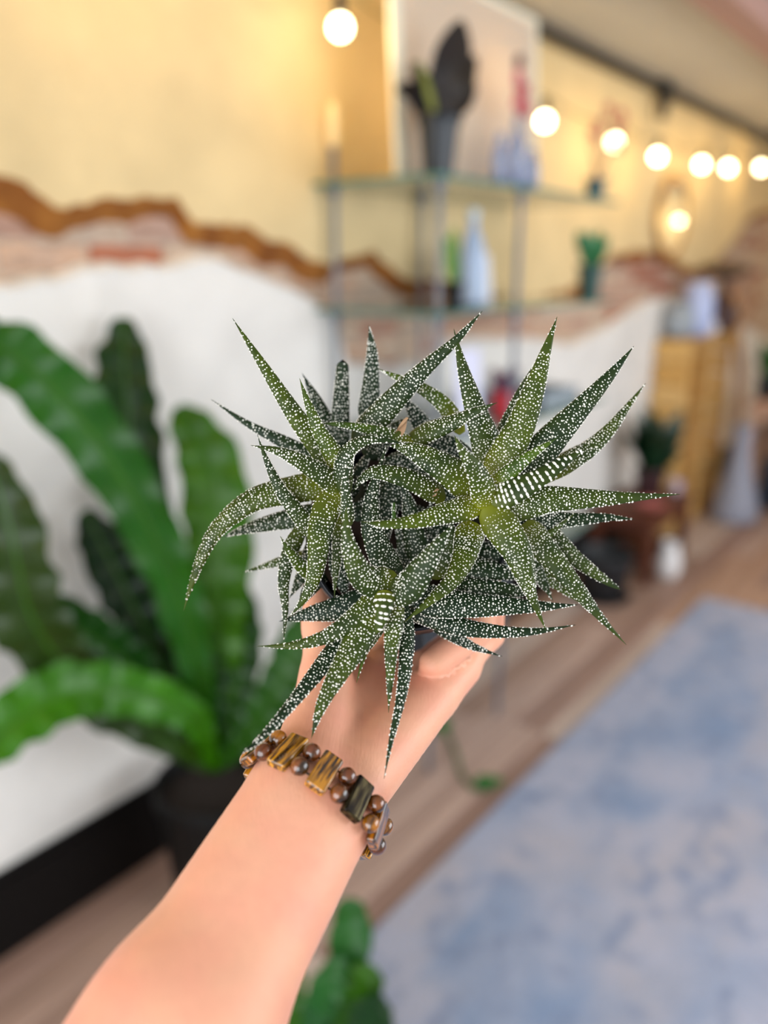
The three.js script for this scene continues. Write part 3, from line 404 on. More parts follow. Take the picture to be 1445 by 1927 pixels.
{
  const poreBump = texture(256, 256, (u, v) => fbm(u * 60, v * 60, 2, 3), false);
  part(person, 'arm', surfaceNet([-21, -41, -16.5], [9.5, 0.5, 26.5], 0.33), mat(0xffffff, 0.5, { vertexColors: true, bumpMap: poreBump, bumpScale: 0.00012, sheen: 0.25, sheenColor: new THREE.Color(1, 0.7, 0.6), sheenRoughness: 0.6 }));
}

// ---------------------------------------------------------------- bracelet: flat tiger's-eye tiles and pairs of round beads on an elastic
{
  const tile = (s, gold) => texture(128, 128, (u, v) => { const n = fbm(u * 9 + s, v * 2 + s * 3, s, 3), m = fbm(u * 3 + s * 2, v * 2, s + 4, 2); return mix3([0.16, 0.08, 0.02], gold, clamp((n - 0.28) * 2.6 + (m - 0.5) * 0.7)); });
  const stone = (s, gold = [0.78, 0.52, 0.1]) => mat(0xffffff, 0.16, { map: tile(s, gold), clearcoat: 1, clearcoatRoughness: 0.06 });
  const gold = [stone(1), stone(4, [0.86, 0.6, 0.14]), stone(7, [0.7, 0.42, 0.07])], brown = [stone(11, [0.5, 0.26, 0.06]), stone(13, [0.42, 0.2, 0.05]), stone(17, [0.66, 0.4, 0.08])], grey = mat(0x5e594c, 0.22, { metalness: 0.7, map: tile(21, [0.95, 0.9, 0.72]) });
  const b = inHand(thing('bead_bracelet', "brown and golden tiger's-eye bead bracelet around the wrist", 'bracelet'));
  const C0 = V(...deeper([-3.0, -12.55, 5.35])).addScaledVector(ARM_UP, -0.55);
  const onSkin = (ang, shift, lift) => { const dir = ACROSS.clone().multiplyScalar(Math.cos(ang)).addScaledVector(ARM_UP, Math.sin(ang)), o = C0.clone().addScaledVector(ARM, shift); let t = 0.3; for (let i = 0; i < 60; i++) { const q = o.clone().addScaledVector(dir, t), d = skinDistance(q.x, q.y, q.z) - lift; if (Math.abs(d) < 0.002) break; t -= d * 0.9; } return { p: o.addScaledVector(dir, t), dir }; };
  // walk round the wrist in equal steps of skin
  const loop = []; for (let i = 0; i <= 360; i++) loop.push(onSkin(i * Math.PI / 180, 0, 0.3).p);
  const run = [0]; for (let i = 1; i <= 360; i++) run.push(run[i - 1] + loop[i].distanceTo(loop[i - 1]));
  const girth = run[360], angleAt = (s) => { s = ((s % girth) + girth) % girth; let i = 1; while (run[i] < s) i++; return (i - 1 + (s - run[i - 1]) / (run[i] - run[i - 1])) * Math.PI / 180; };
  const modules = Math.round(girth / 1.95), step = girth / modules, tg = new RoundedBoxGeometry(1.02, 2.05, 0.5, 3, 0.13), bg = new THREE.SphereGeometry(0.43, 22, 16), START = run[97];
  const place = (o, ang, shift, lift) => { const { p } = onSkin(ang, shift, lift), e = 0.05, n = V(skinDistance(p.x + e, p.y, p.z) - skinDistance(p.x - e, p.y, p.z), skinDistance(p.x, p.y + e, p.z) - skinDistance(p.x, p.y - e, p.z), skinDistance(p.x, p.y, p.z + e) - skinDistance(p.x, p.y, p.z - e)).normalize(), y = ARM.clone().addScaledVector(n, -ARM.dot(n)).normalize(), x = y.clone().cross(n); o.position.copy(p); o.quaternion.setFromRotationMatrix(new THREE.Matrix4().makeBasis(x, y, n)); };
  for (let i = 0; i < modules; i++) {
    const s = START + i * step, isGrey = i === modules - 1;
    place(part(b, 'tile_bead', tg, isGrey ? grey : gold[i % 3]), angleAt(s), 0, 0.27);
    if (isGrey) b.children[b.children.length - 1].userData.label = 'dark metallic grey tile bead';
    for (const q of [-0.48, 0.48]) place(part(b, 'round_bead', bg, brown[(i + (q > 0 ? 1 : 0)) % 3]), angleAt(s + step * 0.5), q, 0.44);
  }
  for (const q of [-0.5, 0.5]) part(b, 'elastic_cord', tube(Array.from({ length: 48 }, (_, i) => onSkin(i / 48 * 2 * Math.PI, q, 0.3).p), 0.05, 96, 6, true), mat(0x2a2018, 0.8));
}
// ---------------------------------------------------------------- string of bulbs along the wall
{
  const bulbs = [[-0.9, 2.36], [-0.2, 2.33], [0.5, 2.34], [1.15, 2.3], [1.8, 2.192], [2.471, 2.177], [2.966, 2.116], [3.625, 2.115], [4.158, 2.108], [4.836, 2.132], [5.334, 2.159], [6.068, 2.222]];
  const s = thing('string_lights', 'string of round warm glowing bulbs hung along the plaster wall', 'lights', [0, 0, 0.16]);
  const cable = []; bulbs.forEach(([x, y], i) => { cable.push(V(x, y + 0.085, 0)); const nx = bulbs[i + 1]; if (nx) cable.push(V((x + nx[0]) / 2, (y + nx[1]) / 2 + 0.055, 0)); });
  part(s, 'cable', tube(cable, 0.004, 160, 6), mat(0x8a7a50, 0.7));
  const glow = new THREE.MeshStandardMaterial({ color: 0xfff2d0, emissive: new THREE.Color(1, 0.84, 0.5), emissiveIntensity: 16 }), socket = mat(0x2a2620, 0.6);
  const bulbGeo = new THREE.SphereGeometry(0.027, 20, 14), sockGeo = new THREE.CylinderGeometry(0.013, 0.016, 0.045, 14);
  for (const [x, y] of bulbs) {
    const k = part(s, 'socket', sockGeo, socket); k.position.set(x, y + 0.052, 0);
    const b = part(k, 'glowing_bulb', bulbGeo, glow); b.position.y = -0.052;
    const l = new THREE.PointLight(new THREE.Color(1, 0.64, 0.22), 0.12); l.position.set(x, y, 0.16); l.castShadow = true; l.shadow.radius = 1.3; scene.add(l);
  }
}
// ---------------------------------------------------------------- leafy plants
const greenTex = texture(256, 64, (u, v) => { const r = Math.abs(v - 0.5) * 2, vein = Math.sin(u * 150 + r * 8), n = fbm(u * 12, v * 4, 3, 4); return mix3([0.72, 0.78, 0.6], [1, 1, 1], n).map((c, i) => c * (1 + 0.02 * vein) + (r < 0.07 ? [0.12, 0.14, 0.02][i] : 0)); });
const leafMat = (c, o = {}) => mat(c, 0.38, { map: greenTex, side: THREE.DoubleSide, transmission: 0.1, thickness: 0, ...o });
function blade(flat, width, { wave = 0.1, count = 16, ref = V(-0.62, 0.55, 0.56), cup = 0.15, shape = (t) => Math.pow(Math.sin(Math.PI * clamp(0.06 + 0.94 * Math.pow(t, 0.8))), 0.6), nu = 56, nv = 10 } = {}) {
  const pts = []; for (let i = 0; i < flat.length; i += 3) pts.push(V(flat[i], flat[i + 1], flat[i + 2]));
  const c = new THREE.CatmullRomCurve3(pts, false, 'centripetal'), ph = rnd() * 6;
  return sheet(nu, nv, (u, v) => {
    const P = c.getPoint(u), T = c.getTangent(u), n = ref.clone().addScaledVector(T, -ref.dot(T)).normalize(), S = T.clone().cross(n), q = v * 2 - 1, h = width / 2 * Math.max(0.02, shape(u));
    const ruffle = Math.sin(u * count * 2 * Math.PI + ph + (q > 0 ? 1.3 : 0)) * Math.pow(Math.abs(q), 1.6) * wave * width * 0.5 * Math.min(1, h / width * 3);
    return P.addScaledVector(S, q * h * (1 + 0.06 * Math.sin(u * count * 4.4 + ph))).addScaledVector(n, ruffle + cup * h * Math.abs(q));
  });
}
const fernShape = (t) => t < 0.25 ? lerp(0.16, 0.72, t / 0.25) : t < 0.62 ? lerp(0.72, 1, (t - 0.25) / 0.37) : Math.sqrt(clamp(1 - Math.pow((t - 0.62) / 0.385, 2.2)));
const blackPlastic = mat(0x0b0b0b, 0.5, { specularIntensity: 0.5 }), soilMat = mat(0x20150d, 1);
function pot(parent, r0, r1, h, m, y = 0) { const o = part(parent, 'pot', potShape(r0, r1, h, 0.006), m); o.position.y = y; const s = part(parent, 'soil', lathe([[0, h * 0.9], [r1 * 0.6, h * 0.895], [r1 - 0.004, h * 0.87]], 28), soilMat); s.position.y = y; return o; }
{
  const FERN = [[[1.127,0.382,0.284,1.081,0.664,0.306,1.029,0.937,0.307,0.944,1.181,0.28,0.849,1.359,0.238,0.77,1.454,0.192,0.712,1.472,0.175],0.135],[[1.127,0.382,0.284,1.117,0.658,0.202,1.091,0.921,0.156,1.087,1.19,0.119,1.096,1.347,0.102,1.128,1.488,0.073],0.15],[[1.127,0.382,0.284,1.139,0.605,0.29,1.159,0.812,0.299,1.187,0.977,0.287,1.216,1.157,0.234,1.2,1.283,0.15],0.165],[[1.127,0.382,0.284,0.956,0.583,0.27,0.822,0.753,0.234,0.736,0.933,0.237,0.722,1.114,0.231,0.717,1.265,0.183],0.15],[[1.127,0.382,0.284,1.027,0.602,0.336,0.873,0.731,0.31,0.732,0.782,0.308,0.612,0.755,0.302,0.539,0.7,0.269],0.125],[[1.127,0.382,0.284,1.035,0.594,0.247,0.95,0.74,0.201,0.861,0.844,0.17,0.809,0.927,0.129],0.12],[[1.127,0.382,0.284,1.16,0.511,0.383,1.212,0.654,0.447,1.274,0.747,0.463,1.317,0.8,0.459],0.11],[[1.127,0.382,0.284,1.085,0.6,0.205,1.04,0.788,0.156,1.002,0.951,0.11,0.972,1.069,0.081],0.12],[[1.127,0.382,0.284,1.157,0.567,0.333,1.194,0.738,0.33,1.239,0.875,0.268],0.11]];
  const root = [1.127, 0, 0.284], f = thing('birds_nest_fern', "bird's nest fern with broad wavy green fronds by the baseboard", 'plant', root);
  pot(f, 0.12, 0.15, 0.36, blackPlastic);
  const tones = [0x266208, 0x183e08, 0x3e7004, 0x2c4406, 0x3e7e04, 0x1e5410, 0x245804, 0x0e3010, 0x1a4804].map((c) => leafMat(c, { clearcoat: 0.2, clearcoatRoughness: 0.25, specularIntensity: 0.5 }));
  FERN.forEach(([p, w], i) => {
    const q = p.map((c, k) => c - root[k % 3]); const l = part(f, 'frond', blade(q, w, { wave: 0.22, count: 11, shape: fernShape, cup: 0.22 }), tones[i]);
    const pts = []; for (let k = 0; k < q.length; k += 3) pts.push(V(q[k], q[k + 1], q[k + 2])); part(l, 'midrib', tube(pts, 0.0035, 30, 6), tones[2]);
  });
}
{
  const LOWFERN = [[[0.826,0.121,0.898,0.835,0.272,0.92,0.858,0.39,0.942,0.89,0.464,0.929,0.908,0.495,0.903],0.075],[[0.826,0.121,0.898,0.832,0.244,0.948,0.842,0.344,0.979,0.867,0.398,0.983,0.884,0.412,0.982],0.07],[[0.826,0.121,0.898,0.832,0.225,0.973,0.831,0.317,1.012,0.835,0.379,1.02,0.839,0.414,1.025],0.08],[[0.826,0.121,0.898,0.8,0.262,0.913,0.791,0.361,0.937,0.806,0.414,0.948,0.835,0.45,0.95],0.06],[[0.826,0.121,0.898,0.811,0.226,0.861,0.82,0.311,0.829,0.853,0.371,0.808],0.07],[[0.826,0.121,0.898,0.829,0.218,1.024,0.834,0.283,1.067,0.831,0.294,1.092],0.08]];
  const root = [0.826, 0, 0.898], f = thing('floor_plant', 'green leafy plant in a pale pot on the rug below the forearm', 'plant', root);
  root[1] = 0.012; f.position.y = 0.012; pot(f, 0.055, 0.075, 0.11, mat(0xcfd6de, 0.4));
  const m = [leafMat(0x256422, { specularIntensity: 0.6 }), leafMat(0x3a6c08, { specularIntensity: 0.6 }), leafMat(0x163f0a, { specularIntensity: 0.6 })];
  LOWFERN.forEach(([p, w], i) => part(f, 'frond', blade(p.map((c, k) => c - root[k % 3]), w, { wave: 0.15, count: 6, shape: fernShape }), m[i % 3]));
}
{ // trailing vine on the floor boards, from a pot hidden behind the wrist
  const v = thing('trailing_pothos', 'trailing green vine with heart-shaped leaves lying on the floorboards', 'plant', [1.75, 0, 0.2]);
  pot(v, 0.06, 0.08, 0.13, blackPlastic);
  const g = mat(0x2f6a33, 0.6), lm = leafMat(0x2f7a3c);
  const stem = [[0, 0.125, 0], [0.1, 0.16, 0.03], [0.25, 0.09, 0.08], [0.37, 0.012, 0.13], [0.3, 0.008, 0.22], [0.2, 0.008, 0.31], [0.16, 0.008, 0.38]].map((p) => V(...p));
  part(v, 'stem', tube(stem, 0.0055, 40, 6), g);
  const heart = (t) => t < 0.3 ? Math.sqrt(t / 0.3) : Math.pow(clamp(1 - (t - 0.3) / 0.7), 0.75);
  for (const [a, b, w] of [[[0.16, 0.012, 0.38], [0.24, 0.02, 0.45], 0.07], [[0.37, 0.012, 0.13], [0.43, 0.03, 0.07], 0.06], [[0.0, 0.13, 0], [-0.08, 0.2, 0.03], 0.07], [[0.02, 0.13, 0], [0.06, 0.22, -0.05], 0.07], [[0.1, 0.16, 0.03], [0.14, 0.2, 0.1], 0.06]])
    part(v, 'leaf', blade([...a, ...a.map((x, i) => (x + b[i]) / 2 + (i === 1 ? 0.01 : 0)), ...b], w, { wave: 0.02, shape: heart, ref: V(0, 1, 0.2), nu: 16, nv: 8 }), lm);
}
// ---------------------------------------------------------------- glass shelf unit by the wall
const glassMat = mat(0x808a76, 0.08, { transmission: 0.25, thickness: 0, ior: 1.5 }), glassEdge = mat(0x4f7f74, 0.15), steel = mat(0x6c7480, 0.5, { metalness: 0.3 });
{
  const s = thing('glass_shelf_unit', 'freestanding shelf unit of green-edged glass plates on thin steel posts', 'shelf', [2.395, 0, 0.225]);
  for (const y of [1.825, 1.475, 1.1, 0.6]) {
    const g = part(s, 'glass_plate', box(1.17, 0.01, 0.42, 0.05, y, 0), glassMat);
    part(g, 'plate_edge', merge([box(1.19, 0.011, 0.01, 0.05, y, 0.215), box(1.19, 0.011, 0.01, 0.05, y, -0.215), box(0.01, 0.011, 0.42, 0.64, y, 0), box(0.01, 0.011, 0.42, -0.54, y, 0)]), glassEdge);
  }
  for (const [x, z, h] of [[1.91, 0.035, 1.93], [1.91, 0.405, 1.83], [2.36, 0.035, 1.83], [2.36, 0.405, 1.83]]) {
    const g = new THREE.CylinderGeometry(0.009, 0.009, h, 14); g.translate(x - 2.395, h / 2, z - 0.225); const p = part(s, 'post', g, steel);
    for (const y of [1.82, 1.47, 1.095, 0.595]) { const c = new THREE.CylinderGeometry(0.016, 0.016, 0.022, 14); c.translate(x - 2.395, y - 0.012, z - 0.225); part(p, 'collar', c, steel); }
  }
  const cap = new THREE.CapsuleGeometry(0.017, 0.085, 6, 16); cap.translate(1.91 - 2.395, 1.985, 0.035 - 0.225); part(s, 'finial', cap, mat(0xf1d9a6, 0.5)).userData.label = 'pale cream wooden post finial';
}
const T1 = 1.8306, T2 = 1.4806, T3 = 1.1056;
{ // translucent framed panel leaning on the wall
  const p = thing('framed_paper_print', 'large cream framed paper print standing at the back of the top shelf', 'picture', [2.33, T1 + 0.002, 0.262]); p.rotation.x = -0.06;
  part(p, 'paper', box(0.76, 0.54, 0.003, 0, 0.28, 0), mat(0xe6d8c4, 0.9, { transmission: 0.4, thickness: 0 }));
  const fm = mat(0xf0ead2, 0.6); for (const [w, h, x, y] of [[0.045, 0.56, -0.4, 0.28], [0.022, 0.56, 0.391, 0.28], [0.76, 0.02, 0, 0.01], [0.76, 0.02, 0, 0.55]]) part(p, 'frame_strip', box(w, h, 0.014, x, y, 0, 0.003), fm);
}
const leafy = (parent, spots, m, o = {}) => spots.forEach(([a, b, w]) => { const mid = a.map((x, i) => (x + b[i]) / 2 + (i === 1 ? 0.15 * Math.hypot(b[0] - a[0], b[2] - a[2]) : 0)); part(parent, 'leaf', blade([...a, ...mid, ...b], w, { nu: 18, nv: 6, wave: 0.04, count: 2, ...o }), m); });
{
  const p = thing('potted_rubber_plant', 'black-leaved plant in a tall black pot on the top glass shelf', 'plant', [1.97, T1, 0.36]);
  pot(p, 0.042, 0.056, 0.155, mat(0x141c26, 0.35));
  leafy(p, [[[0, 0.14, 0], [0.05, 0.39, 0.03], 0.11], [[0, 0.14, 0], [0.06, 0.30, 0.07], 0.1], [[0, 0.14, 0], [-0.09, 0.22, -0.08], 0.09], [[0, 0.14, 0], [-0.06, 0.28, -0.05], 0.06], [[0, 0.14, 0], [0.07, 0.23, 0.07], 0.1], [[0, 0.14, 0], [-0.03, 0.24, -0.06], 0.09], [[0, 0.14, 0], [0.02, 0.28, 0.03], 0.1]], leafMat(0x1b1216, { transmission: 0, roughness: 0.5 }));
  leafy(p, [[[-0.02, 0.15, 0], [-0.06, 0.285, -0.03], 0.022]], leafMat(0x8a8a2c));
  part(p, 'plant_tag', box(0.035, 0.05, 0.002, 0.06, 0.175, 0.03), mat(0xf4f2ee, 0.6)).rotation.y = 0.8;
}
const clear = mat(0xdfe6f5, 0.05, { transmission: 0.8, thickness: 0, ior: 1.45 });
const vase = (r, h, neck) => lathe([[0, 0], [r, 0], [r, h * 0.55], [r * 0.9, h * 0.68], [neck, h * 0.82], [neck, h], [neck - 0.002, h], [neck - 0.002, h * 0.82], [r * 0.88, h * 0.67], [r - 0.003, h * 0.55], [r - 0.003, 0.004], [0, 0.004]], 32);
[[2.3, 0.36, 0.022, 0.15, 0.012, 'clear glass bud vase nearest the black pot on the top shelf'], [2.4, 0.36, 0.026, 0.21, 0.012, 'clear glass vase holding a pink flower stem on the top shelf'], [2.52, 0.35, 0.028, 0.13, 0.016, 'short clear glass vase at the right of the pink flower']].forEach(([x, z, r, h, n, l]) => {
  const v = thing('glass_vase', l, 'vase', [x, T1, z], 'clear vases on the top shelf'); part(v, 'glass', vase(r, h, n), clear); part(v, 'water', lathe([[0, 0.006], [r - 0.004, 0.006], [r - 0.004, h * 0.3], [0, h * 0.3]], 24), mat(0xc9cdea, 0.05, { transmission: 0.7, thickness: 0 }));
});
{
  const p = thing('pink_flower', 'pink flower stem standing in the middle glass vase', 'flower', [2.4, T1 + 0.01, 0.36]);
  part(p, 'stem', tube([V(0, 0, 0), V(0.004, 0.12, 0), V(0, 0.24, 0.004), V(-0.01, 0.34, 0)], 0.003, 20, 6), mat(0x6a5a50, 0.7));
  leafy(p, [[[0, 0.2, 0], [0.04, 0.225, 0.03], 0.045], [[0, 0.22, 0], [-0.02, 0.26, 0.02], 0.045], [[0, 0.24, 0], [0.015, 0.29, 0.02], 0.04], [[0, 0.27, 0], [-0.02, 0.33, 0], 0.035]], mat(0xcf6a70, 0.7, { side: THREE.DoubleSide }));
  leafy(p, [[[-0.01, 0.33, 0], [-0.005, 0.37, 0], 0.03], [[0.02, 0.22, 0], [0.055, 0.23, 0.01], 0.02]], mat(0x5a2a30, 0.7, { side: THREE.DoubleSide }));
}
{
  const p = thing('red_leaved_plant', 'sparse red-leaved plant in a small teal pot at the shelf end', 'plant', [2.94, T1, 0.39]);
  pot(p, 0.03, 0.037, 0.07, mat(0x1d4a50, 0.4));
  const st = mat(0x8a4a3a, 0.7), red = mat(0xb0574a, 0.6, { side: THREE.DoubleSide });
  [[-0.05, 0.24, 0.0], [0.05, 0.3, 0.0], [0.14, 0.29, 0.02], [0.17, 0.19, 0.0], [-0.1, 0.2, 0.0], [0.09, 0.24, 0.03]].forEach(([x, y, z]) => { const b = part(p, 'stem', tube([V(0, 0.06, 0), V(x * 0.4, y * 0.7, z), V(x * 0.8, y, z)], 0.0022, 14, 5), st); part(b, 'leaf', blade([x * 0.8, y, z, x * 0.8 + 0.03, y + 0.012, z, x * 0.8 + 0.07, y - 0.02, z], 0.036, { nu: 12, nv: 5, wave: 0.02, ref: V(-0.6, 0.3, 0.7) }), red); });
}
{ // middle shelf
  const p = thing('small_potted_seedling', 'pale green seedling in a small black pot on the middle shelf', 'plant', [2.06, T2, 0.36]);
  pot(p, 0.02, 0.027, 0.075, blackPlastic);
  leafy(p, [[[0, 0.07, 0], [-0.01, 0.17, 0.01], 0.03], [[0, 0.07, 0], [0.02, 0.14, 0], 0.03]], leafMat(0x9db33a));
  leafy(p, [[[0, 0.07, 0], [-0.05, 0.2, 0], 0.035], [[0, 0.07, 0], [-0.04, 0.23, 0.02], 0.035]], leafMat(0x6f9a48));
}
{
  const v = thing('blue_bottle', 'tall pale blue frosted bottle standing on the middle shelf', 'bottle', [2.29, T2, 0.28]);
  part(v, 'body', lathe([[0, 0], [0.044, 0], [0.046, 0.01], [0.044, 0.12], [0.034, 0.19], [0.017, 0.23], [0.015, 0.25], [0.015, 0.262], [0, 0.262]], 36), mat(0xc2d6f2, 0.35, { transmission: 0.25, thickness: 0 }));
  part(v, 'stopper', lathe([[0, 0.262], [0.017, 0.262], [0.018, 0.285], [0.012, 0.292], [0, 0.293]], 24), mat(0xd8e8f0, 0.2));
}
{ const v = thing('white_card', 'white blank card propped behind the blue bottle on the middle shelf', 'card', [2.46, T2 + 0.001, 0.22]); part(v, 'sheet', box(0.13, 0.16, 0.004, 0, 0.081, 0), mat(0xf2f0f4, 0.7)).rotation.x = -0.12; part(v, 'easel_leg', box(0.02, 0.12, 0.003, 0, 0.058, -0.03), mat(0xe0dde0, 0.7)).rotation.x = 0.2; }
{
  const p = thing('green_pot_plant', 'bushy green plant in a dark green pot at the middle shelf end', 'plant', [2.96, T2, 0.385]);
  pot(p, 0.036, 0.046, 0.125, mat(0x0f4038, 0.35));
  const s = []; for (let i = 0; i < 13; i++) { const a = i * 2.4, r = rr(0.03, 0.07); s.push([[0, 0.11, 0], [0.015 + Math.cos(a) * r, rr(0.16, 0.25), Math.sin(a) * r], rr(0.04, 0.06)]); }
  leafy(p, s, leafMat(0x3f8a5c));
}
{ // third shelf
  const c = thing('lilac_card', 'pale lilac paper sheet standing on the third glass shelf', 'card', [2.22, T3, 0.33]); part(c, 'sheet', box(0.15, 0.24, 0.004, 0, 0.12, 0), mat(0xdcdcf2, 0.7)).rotation.x = -0.06; part(c, 'stand', box(0.03, 0.15, 0.003, 0, 0.073, -0.03), mat(0xc8c8d8, 0.7)).rotation.x = 0.15;
  const p = thing('purple_plant_red_pot', 'purple-leaved plant in a red pot on the third shelf', 'plant', [2.42, T3, 0.34]);
  pot(p, 0.036, 0.044, 0.09, mat(0xc8303c, 0.4)); const s = []; for (let i = 0; i < 9; i++) { const a = i * 2.4; s.push([[0, 0.08, 0], [Math.cos(a) * 0.05, rr(0.11, 0.17), Math.sin(a) * 0.05], 0.04]); } leafy(p, s, leafMat(0x7a4a6c));
  const b = thing('grey_tray', 'low grey enamel tray at the right of the third shelf', 'tray', [2.76, T3, 0.25]); part(b, 'body', merge([box(0.3, 0.008, 0.28, 0, 0.004, 0, 0.003), box(0.3, 0.05, 0.008, 0, 0.028, 0.136), box(0.3, 0.05, 0.008, 0, 0.028, -0.136), box(0.008, 0.05, 0.28, 0.146, 0.028, 0), box(0.008, 0.05, 0.28, -0.146, 0.028, 0)]), mat(0x9aa6b0, 0.4)); part(b, 'handle', tube([V(0.15, 0.04, -0.05), V(0.175, 0.045, -0.03), V(0.175, 0.045, 0.03), V(0.15, 0.04, 0.05)], 0.004, 16, 6), steel);
}
// ---------------------------------------------------------------- oval mirror
{
  const m = thing('oval_mirror', 'oval mirror with a gold frame hung on the wall under the bulbs', 'mirror', [4.86, 1.868, 0.02]);
  const ring = new THREE.TorusGeometry(1, 0.09, 14, 64); ring.scale(0.235, 0.215, 0.16); part(m, 'frame', ring, mat(0xb98a45, 0.35, { metalness: 0.6 }));
  const disc = new THREE.CylinderGeometry(1, 1, 1, 64); disc.rotateX(Math.PI / 2); disc.scale(0.225, 0.205, 0.008); part(m, 'mirror_glass', disc, mat(0xf0f0ea, 0.03, { metalness: 1 }));
}
// ---------------------------------------------------------------- stacked pine crates and what stands around them
{
  const pineTex = texture(256, 64, (u, v) => { const g = fbm(u * 4, v * 22, 2, 4); return mix3([0.8, 0.68, 0.5], [0.98, 0.9, 0.74], g); });
  const pine = [0xf0d8a4, 0xe6c88c, 0xf6e2b8].map((c) => mat(c, 0.6, { map: pineTex }));
  const W = 0.44, Dp = 0.205, Hc = 0.394;
  const slatL = box(W - 0.02, 0.115, 0.01, 0, 0, 0, 0.002), side = box(0.012, 0.115, Dp, 0, 0, 0, 0.002), cleat = box(0.03, Hc - 0.004, 0.018, 0, 0, 0, 0.002), bottom = box(W - 0.02, 0.01, 0.06, 0, 0, 0, 0.002);
  const where = [['bottom', 'left'], ['middle', 'left'], ['top', 'left'], ['bottom', 'right'], ['middle', 'right'], ['top', 'right']];
  for (let c = 0; c < 2; c++) for (let k = 0; k < 3; k++) {
    const [h, s] = where[c * 3 + k], g = thing('pine_crate', `yellow pine slatted crate, ${h} of the ${s} stack by the wall`, 'crate', [5.03 + c * 0.446, k * (Hc + 0.003), 0.115], 'stacked pine crates');
    const p = (geo, x, y, z) => { const o = part(g, 'slat', geo, pine[(rnd() * 3) | 0]); o.position.set(x, y, z); };
    for (let i = 0; i < 3; i++) { const y = 0.062 + i * 0.134; p(slatL, 0, y, -Dp / 2 + 0.006); for (const e of [-1, 1]) p(side, e * (W / 2 - 0.006), y, 0); }
    for (let i = 0; i < 3; i++) { p(bottom, 0, 0.006, -0.066 + i * 0.066); p(bottom, 0, Hc - 0.006, -0.066 + i * 0.066); }
    for (const e of [-1, 1]) { const o = part(g, 'corner_post', cleat, pine[2]); o.position.set(e * (W / 2 - 0.028), Hc / 2, Dp / 2 - 0.008); }
  }
}
const TOPC = 3 * 0.397 + 0.0;
const lump = (r, h, sx, salt) => sheet(18, 28, (u, v) => { const a = v * 2 * Math.PI, y = u * h, rad = r * Math.pow(Math.sin(Math.PI * clamp(0.16 + 0.84 * u, 0, 1)), 0.45) * (0.85 + 0.3 * fbm(Math.cos(a) * 1.5 + salt, Math.sin(a) * 1.5 + 4, u * 3, 2)) * (u > 0.999 ? 0 : 1); return V(Math.cos(a) * rad * sx, y, -Math.sin(a) * rad); });
{
  let v = thing('grey_ceramic_jar', 'round grey ceramic jar at the left end of the crate tops', 'jar', [4.92, TOPC, 0.1]); part(v, 'body', lathe([[0, 0], [0.05, 0], [0.085, 0.05], [0.09, 0.11], [0.07, 0.17], [0.045, 0.2], [0.05, 0.215], [0.043, 0.215], [0.038, 0.2], [0, 0.19]], 36), mat(0x9aa4ae, 0.4)); part(v, 'lid', lathe([[0, 0.225], [0.055, 0.216], [0.056, 0.21], [0, 0.21]], 28), mat(0x8c8f94, 0.5));
  v = thing('blue_white_planter', 'rounded pale blue planter in the middle of the crate tops', 'planter', [5.13, TOPC, 0.13]); part(v, 'body', lathe([[0, 0], [0.07, 0], [0.1, 0.06], [0.1, 0.2], [0.075, 0.3], [0.065, 0.31], [0.06, 0.3], [0.06, 0.2], [0, 0.19]], 36), mat(0xb4c2ea, 0.35)); part(v, 'rim', new THREE.TorusGeometry(0.068, 0.008, 10, 32).rotateX(Math.PI / 2).translate(0, 0.31, 0), mat(0xc6d0ea, 0.3));
  v = thing('white_cloth_bundle', 'small white crumpled cloth bundle in front of the blue planter', 'cloth', [5.3, TOPC, 0.16]); part(v, 'cloth', lump(0.06, 0.1, 1, 7), mat(0xe9e2e2, 0.9)); part(v, 'tie', new THREE.TorusGeometry(0.05, 0.004, 8, 24).rotateX(Math.PI / 2).translate(0, 0.05, 0), mat(0xc9b8b0, 0.8));
  v = thing('dark_urn', 'dark brown urn with a wide flat bowl on the crate tops', 'urn', [5.56, TOPC, 0.16]); part(v, 'body', lathe([[0, 0], [0.06, 0], [0.1, 0.06], [0.105, 0.13], [0.06, 0.2], [0.03, 0.24], [0.026, 0.34], [0, 0.34]], 36), mat(0x4a3230, 0.5)); part(v, 'bowl', lathe([[0, 0.33], [0.05, 0.335], [0.11, 0.36], [0.148, 0.39], [0.14, 0.4], [0.09, 0.425], [0, 0.44]], 36), mat(0x574536, 0.6));
  v = thing('leaning_branch', 'tan wooden branch leaning on the wall beside the dark urn', 'branch', [5.75, TOPC - 0.35, 0.2]); part(v, 'wood', tube([V(0, -0.84, 0.1), V(0.08, 0, 0.06), V(0.22, 0.32, -0.04), V(0.4, 0.58, -0.14)], 0.028, 30, 8), mat(0xb98a5a, 0.75)); part(v, 'side_twig', tube([V(0.22, 0.32, -0.04), V(0.3, 0.5, 0.02), V(0.32, 0.62, 0.02)], 0.012, 14, 6), mat(0xa87a4e, 0.75));
}
